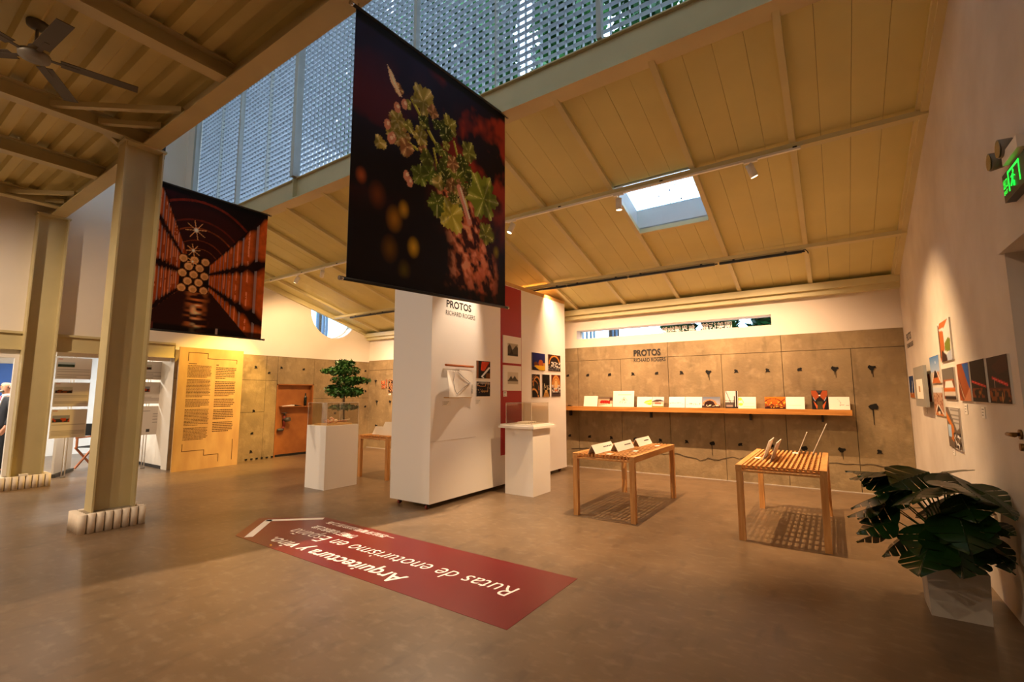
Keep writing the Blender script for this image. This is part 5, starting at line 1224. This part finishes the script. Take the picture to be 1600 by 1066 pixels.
def stand(label, xc, yc, kinds, zs, px):
    s_ = thing('pole_stand', label, 'stand', (xc, yc, 0), group='floor-to-ceiling pole stands')
    for dy in (-.022, .022): G().cyl((xc-.03, yc+dy, 0.012), (xc-.03, yc+dy, 2.50), .009, n=8).obj('pole', 'white_paint', s_)
    G().cyl((xc-.03, yc, 0), (xc-.03, yc, .014), .04, n=14).obj('foot', 'fan_grey', s_)
    G().lathe((xc-.03, yc, 2.50), [(.01, 0), (.04, .05), (.045, .1)], 14).obj('ceiling_cup', 'fan_grey', s_)
    for k, (z0, z1) in zip(kinds, zs):
        photo('information_board', ('white board with a dim landscape strip, topmost on its pole', 'white board with a warm landscape strip, middle of its pole', 'white board with a dark red landscape strip, lowest on its pole', 'white board with two small grey squares, lowest on the pole by the text board')[k] + ('' if k == 3 else px), 'board', (xc, yc-.25, z0), Y3, Z3, .5, z1-z0, board_paint(k), G3, th=.008, nx=40)
stand('double pole stand carrying three boards between the two columns', -11.75, 2.68, (0, 1, 2), ((1.80, 2.19), (1.29, 1.735), (.72, 1.24)), ', between the columns')
stand('double pole stand carrying three boards near the plywood text board', -11.85, 3.92, (1, 2, 3), ((1.82, 2.2), (1.32, 1.77), (.68, 1.27)), ', near the text board')
dl = thing('partition_leaf', 'white upright panel on a dark rail behind the pole stand boards', 'panel', (-12.25, 2.85, 0))
u = Vector((-.9, .5, 0)).normalized()
G().obox(Vector((-11.95, 2.55, .06)), u*.36, Z3*1.1, Vector((.03, .03, 0))).obox(Vector((-11.95, 2.55, .06))+u*.46, u*.36, Z3*1.1, Vector((.03, .03, 0))).obj('sheet', 'white_paint', dl)
G().obox(Vector((-11.93, 2.53, 0)), u*.9, Z3*.055, Vector((.05, .07, 0))).obj('base_rail', 'gun_grey', dl)
def director_chair(label, loc, rz_):
    c = thing('director_chair', label, 'chair', loc); c.rotation_euler = (0, 0, rz_)
    for y in (-.26, .26):
        G().bar((-.22, y, .02), (.22, y, .44), .03, .03).obj('cross_leg', 'chair_wood', c, local=True); G().bar((.22, y+.03, .02), (-.22, y+.03, .44), .03, .03).obj('cross_leg', 'chair_wood', c, local=True)
        G().box(-.25, .25, y-.02, y+.02, .62, .65).obj('armrest', 'chair_wood', c, local=True)
        G().box(-.24, -.21, y-.015, y+.015, .42, .92).obj('back_post', 'chair_wood', c, local=True); G().box(.2, .23, y-.015, y+.015, .42, .62).obj('arm_post', 'chair_wood', c, local=True)
    G().box(-.22, .22, -.27, .27, .435, .455).obj('seat', 'canvas_black', c, local=True); G().box(-.25, -.205, -.28, .28, .68, .92).obj('backrest', 'canvas_black', c, local=True)
    return c
director_chair('folding chair with black canvas and orange wooden legs behind the stands', (-12.75, 3.42, 0), 2.2)

def skinmesh(name, verts, edges, radii, mtl, parent, sub=2):
    me = bpy.data.meshes.new(name); me.from_pydata([tuple(v) for v in verts], edges, []); o = bpy.data.objects.new(name, me); COL.objects.link(o)
    md_ = o.modifiers.new('skin', 'SKIN'); md_.use_smooth_shade = True
    if not me.skin_vertices: me.attributes.new('x', 'FLOAT', 'POINT')
    for i, r in enumerate(radii): me.skin_vertices[0].data[i].radius = (r, r) if not isinstance(r, tuple) else r
    me.skin_vertices[0].data[0].use_root = True
    s_ = o.modifiers.new('sub', 'SUBSURF'); s_.levels = sub; s_.render_levels = sub
    dg = bpy.context.evaluated_depsgraph_get(); m2 = bpy.data.meshes.new_from_object(o.evaluated_get(dg))
    bpy.data.objects.remove(o); m2.name = name; m2.materials.clear(); m2.materials.append(M[mtl])
    m2.polygons.foreach_set('use_smooth', [True]*len(m2.polygons))
    q = bpy.data.objects.new(name, m2); COL.objects.link(q); q.parent = parent; return q
def man(label, loc, rz_):
    """standing man facing local +X: one skin body, clothes as children"""
    r = thing('person', label, 'person', loc); r.rotation_euler = (0, 0, rz_)
    V = [(0, 0, .95), (0, 0, 1.15), (0, 0, 1.38), (0, 0, 1.49), (.025, 0, 1.575), (.03, 0, 1.68), (.015, 0, 1.755),
         (0, .16, 1.40), (-.03, .25, 1.14), (.06, .24, .90), (.09, .235, .83), (0, -.16, 1.40), (-.03, -.25, 1.14), (.06, -.24, .90), (.09, -.235, .83),
         (0, .10, .88), (.01, .105, .50), (0, .105, .09), (.14, .12, .04), (0, -.10, .88), (.01, -.105, .50), (0, -.105, .09), (.14, -.12, .04)]
    E_ = [(0, 1), (1, 2), (2, 3), (3, 4), (4, 5), (5, 6), (2, 7), (7, 8), (8, 9), (9, 10), (2, 11), (11, 12), (12, 13), (13, 14), (0, 15), (15, 16), (16, 17), (17, 18), (0, 19), (19, 20), (20, 21), (21, 22)]
    R_ = [.13, .12, .14, .055, .078, .098, .082, .04, .04, .034, .04, .04, .04, .034, .04, .085, .06, .042, .035, .085, .06, .042, .035]
    for s_ in (1, -1):      # fingers and thumb
        h = 10 if s_ > 0 else 14
        for k, (dx, dz) in enumerate(((.035, -.085), (.015, -.095), (-.005, -.09), (-.022, -.075))):
            V += [(.09+dx*.7, s_*.235, .80), (.09+dx+.02, s_*.225, .83+dz)]; n = len(V); E_ += [(h, n-2), (n-2, n-1)]; R_ += [.010, .008]
        V += [(.125, s_*.215, .82), (.145, s_*.205, .785)]; n = len(V); E_ += [(h, n-2), (n-2, n-1)]; R_ += [.011, .009]
    skinmesh('body', V, E_, R_, 'skin', r)
    Vs = [(0, 0, .80), (0, 0, .95), (0, 0, 1.15), (0, 0, 1.36), (0, 0, 1.46), (0, .17, 1.42), (-.03, .25, 1.14), (.055, .24, .91), (0, -.17, 1.42), (-.03, -.25, 1.14), (.055, -.24, .91)]
    skinmesh('jacket', Vs, [(0, 1), (1, 2), (2, 3), (3, 4), (3, 5), (5, 6), (6, 7), (3, 8), (8, 9), (9, 10)], [(.15, .19), (.15, .185), (.145, .17), (.14, .18), (.07, .08), .085, .066, .052, .085, .066, .052], 'suit', r)
    for s_ in (1, -1):
        skinmesh('trouser_leg', [(0, s_*.07, .98), (0, s_*.095, .82), (.01, s_*.105, .50), (0, s_*.105, .08)], [(0, 1), (1, 2), (2, 3)], [.09, .105, .085, .07], 'suit', r)
    for s_ in (1, -1):
        G().ball((.07, s_*.115, .045), .145, .05, .045, 14, 8).obj('shoe', 'ink', r, local=True)
        G().ball((.015, s_*.098, 1.665), .016, .012, .03, 8, 6).obj('ear', 'skin', r, local=True)
        G().ball((.122, s_*.034, 1.69), .010, .013, .009, 8, 6).obj('eye', 'hair', r, local=True)
    G().ball((.135, 0, 1.66), .02, .014, .028, 8, 6).obj('nose', 'skin', r, local=True)
    G().ball((.118, 0, 1.61), .012, .028, .007, 8, 5).obj('mouth', 'rust_red', r, local=True)
    G().ball((.085, 0, 1.585), .05, .058, .035, 10, 6).obj('beard', 'fan_grey', r, local=True)
    G().ball((-.010, 0, 1.665), .090, .105, .058, 18, 10).obj('hair', 'hair', r, local=True)
    G().lathe((.01, 0, 1.46), [(.085, 0), (.07, .05), (.072, .07)], 16).obj('shirt_collar', 'shirt', r, local=True)
    G().hexa([(.09, -.03, 1.18), (.148, -.03, 1.18), (.148, .03, 1.18), (.09, .03, 1.18), (.04, -.06, 1.49), (.082, -.06, 1.49), (.082, .06, 1.49), (.04, .06, 1.49)]).obj('shirt_front', 'shirt', r, local=True)
    G().hexa([(.142, -.028, 1.17), (.154, -.028, 1.17), (.154, .028, 1.17), (.142, .028, 1.17), (.080, -.022, 1.49), (.097, -.022, 1.49), (.097, .022, 1.49), (.085, .022, 1.49)]).obj('tie', 'tie', r, local=True)
    return r
man('man in dark suit and pink tie standing in the doorway of the next room', (-13.40, 2.12, 0), math.radians(280))
scn = G().box(-16.19, -16.15, .95, 2.62, .95, 2.25).obj('projection_screen', 'blue_screen', label='blue screen on the far wall behind the suited man', cat='screen')

# ================================================================== OUTSIDE
G().box(-60, 60, YB+.32, 60, -.4, -.3).box(-60, -16.6, -30, YB+.32, -.4, -.3).obj('ground', 'out_ground', kind='structure')
def out_tree(label, x, y, h, blobs, n, seed, size=.16):
    t = thing('garden_tree', label, 'tree', (x, y, -.3), group='trees outside')
    G().tube([(x, y, -.3), (x+.1, y, h*.45), (x, y+.1, h*.8)], [.2, .15, .06], 10).obj('trunk', 'bark', t)
    leafcloud('foliage', 'out_leaf', t, blobs, n, size, seed, 'stuff'); return t
def crown(x, y, z, R, seed, k=9):
    r = random.Random(seed); return [(x+r.uniform(-R, R), y+r.uniform(-R, R)*.8, z+r.uniform(-R, R)*.9, R*.55, R*.55, R*.45) for _ in range(k)]
def tall_crown(x, y, z, seed):
    r = random.Random(seed); return [(x+r.uniform(-.35, .35), y+r.uniform(-.8, .8), z+q*.75+r.uniform(-.2, .2), 1.04, 1.1, .8) for q in range(12)]
for k, x in enumerate((-22.6, -19.8, -17.0, -14.2, -11.4, -8.6, -5.75, -.72, 2.08, 4.88)):
    out_tree('tall leafy tree seen through the metal grating screen', x, 11.2, 15, tall_crown(x, 11.2, 8.0, 30+k), 5200, 50+k, .24)
out_tree('high-crowned leafy tree seen through the grating above the skylight', -5.9, 14.6, 17, [(b_[0]*1.0, *b_[1:3], 1.5, 1.1, .8) for b_ in tall_crown(-4.4, 14.6, 11.0, 77)], 4600, 99, .24)
for k, x in enumerate((-3.5, -2.35, -1.2, -.05, 1.1)):
    r = random.Random(60+k); out_tree('low leafy tree seen through the slit window', x, 13.3, 3.4, [(x+r.uniform(-.06, .06), 13.3+r.uniform(-.3, .3), 2.5+q*.22, .45, .5, .3) for q in range(9)], 3200, 80+k, .12)
pav = thing('garden_canopy', 'open pavilion frame of blue-grey posts outside the slit window', 'pavilion', (-6.4, 12.5, -.3))
G().box(-12, -4.3, 12.0, 12.06, 6, 6.1).obj('top_rail', 'out_frame', pav)
for x in (-6.55, -6.45, -5.75, -5.62, -5.5, -5.4, -4.85, -4.75): G().box(x-.018, x+.018, 12.0, 12.06, -.3, 6).obj('post', 'out_frame', pav)
gz = thing('garden_pergola', 'open pergola of blue-grey posts outside the round window', 'pergola', (-14, 9.8, -.3))
G().box(-14.06, -14.0, 8.9, 11.0, 6.5, 6.6).obj('top_rail', 'out_frame', gz)
for y, w in ((9.15, .04), (9.36, .03), (9.5, .035), (10.6, .05)): G().box(-14.06, -14.0, y-w, y+w, -.3, 6.5).obj('post', 'out_frame', gz)
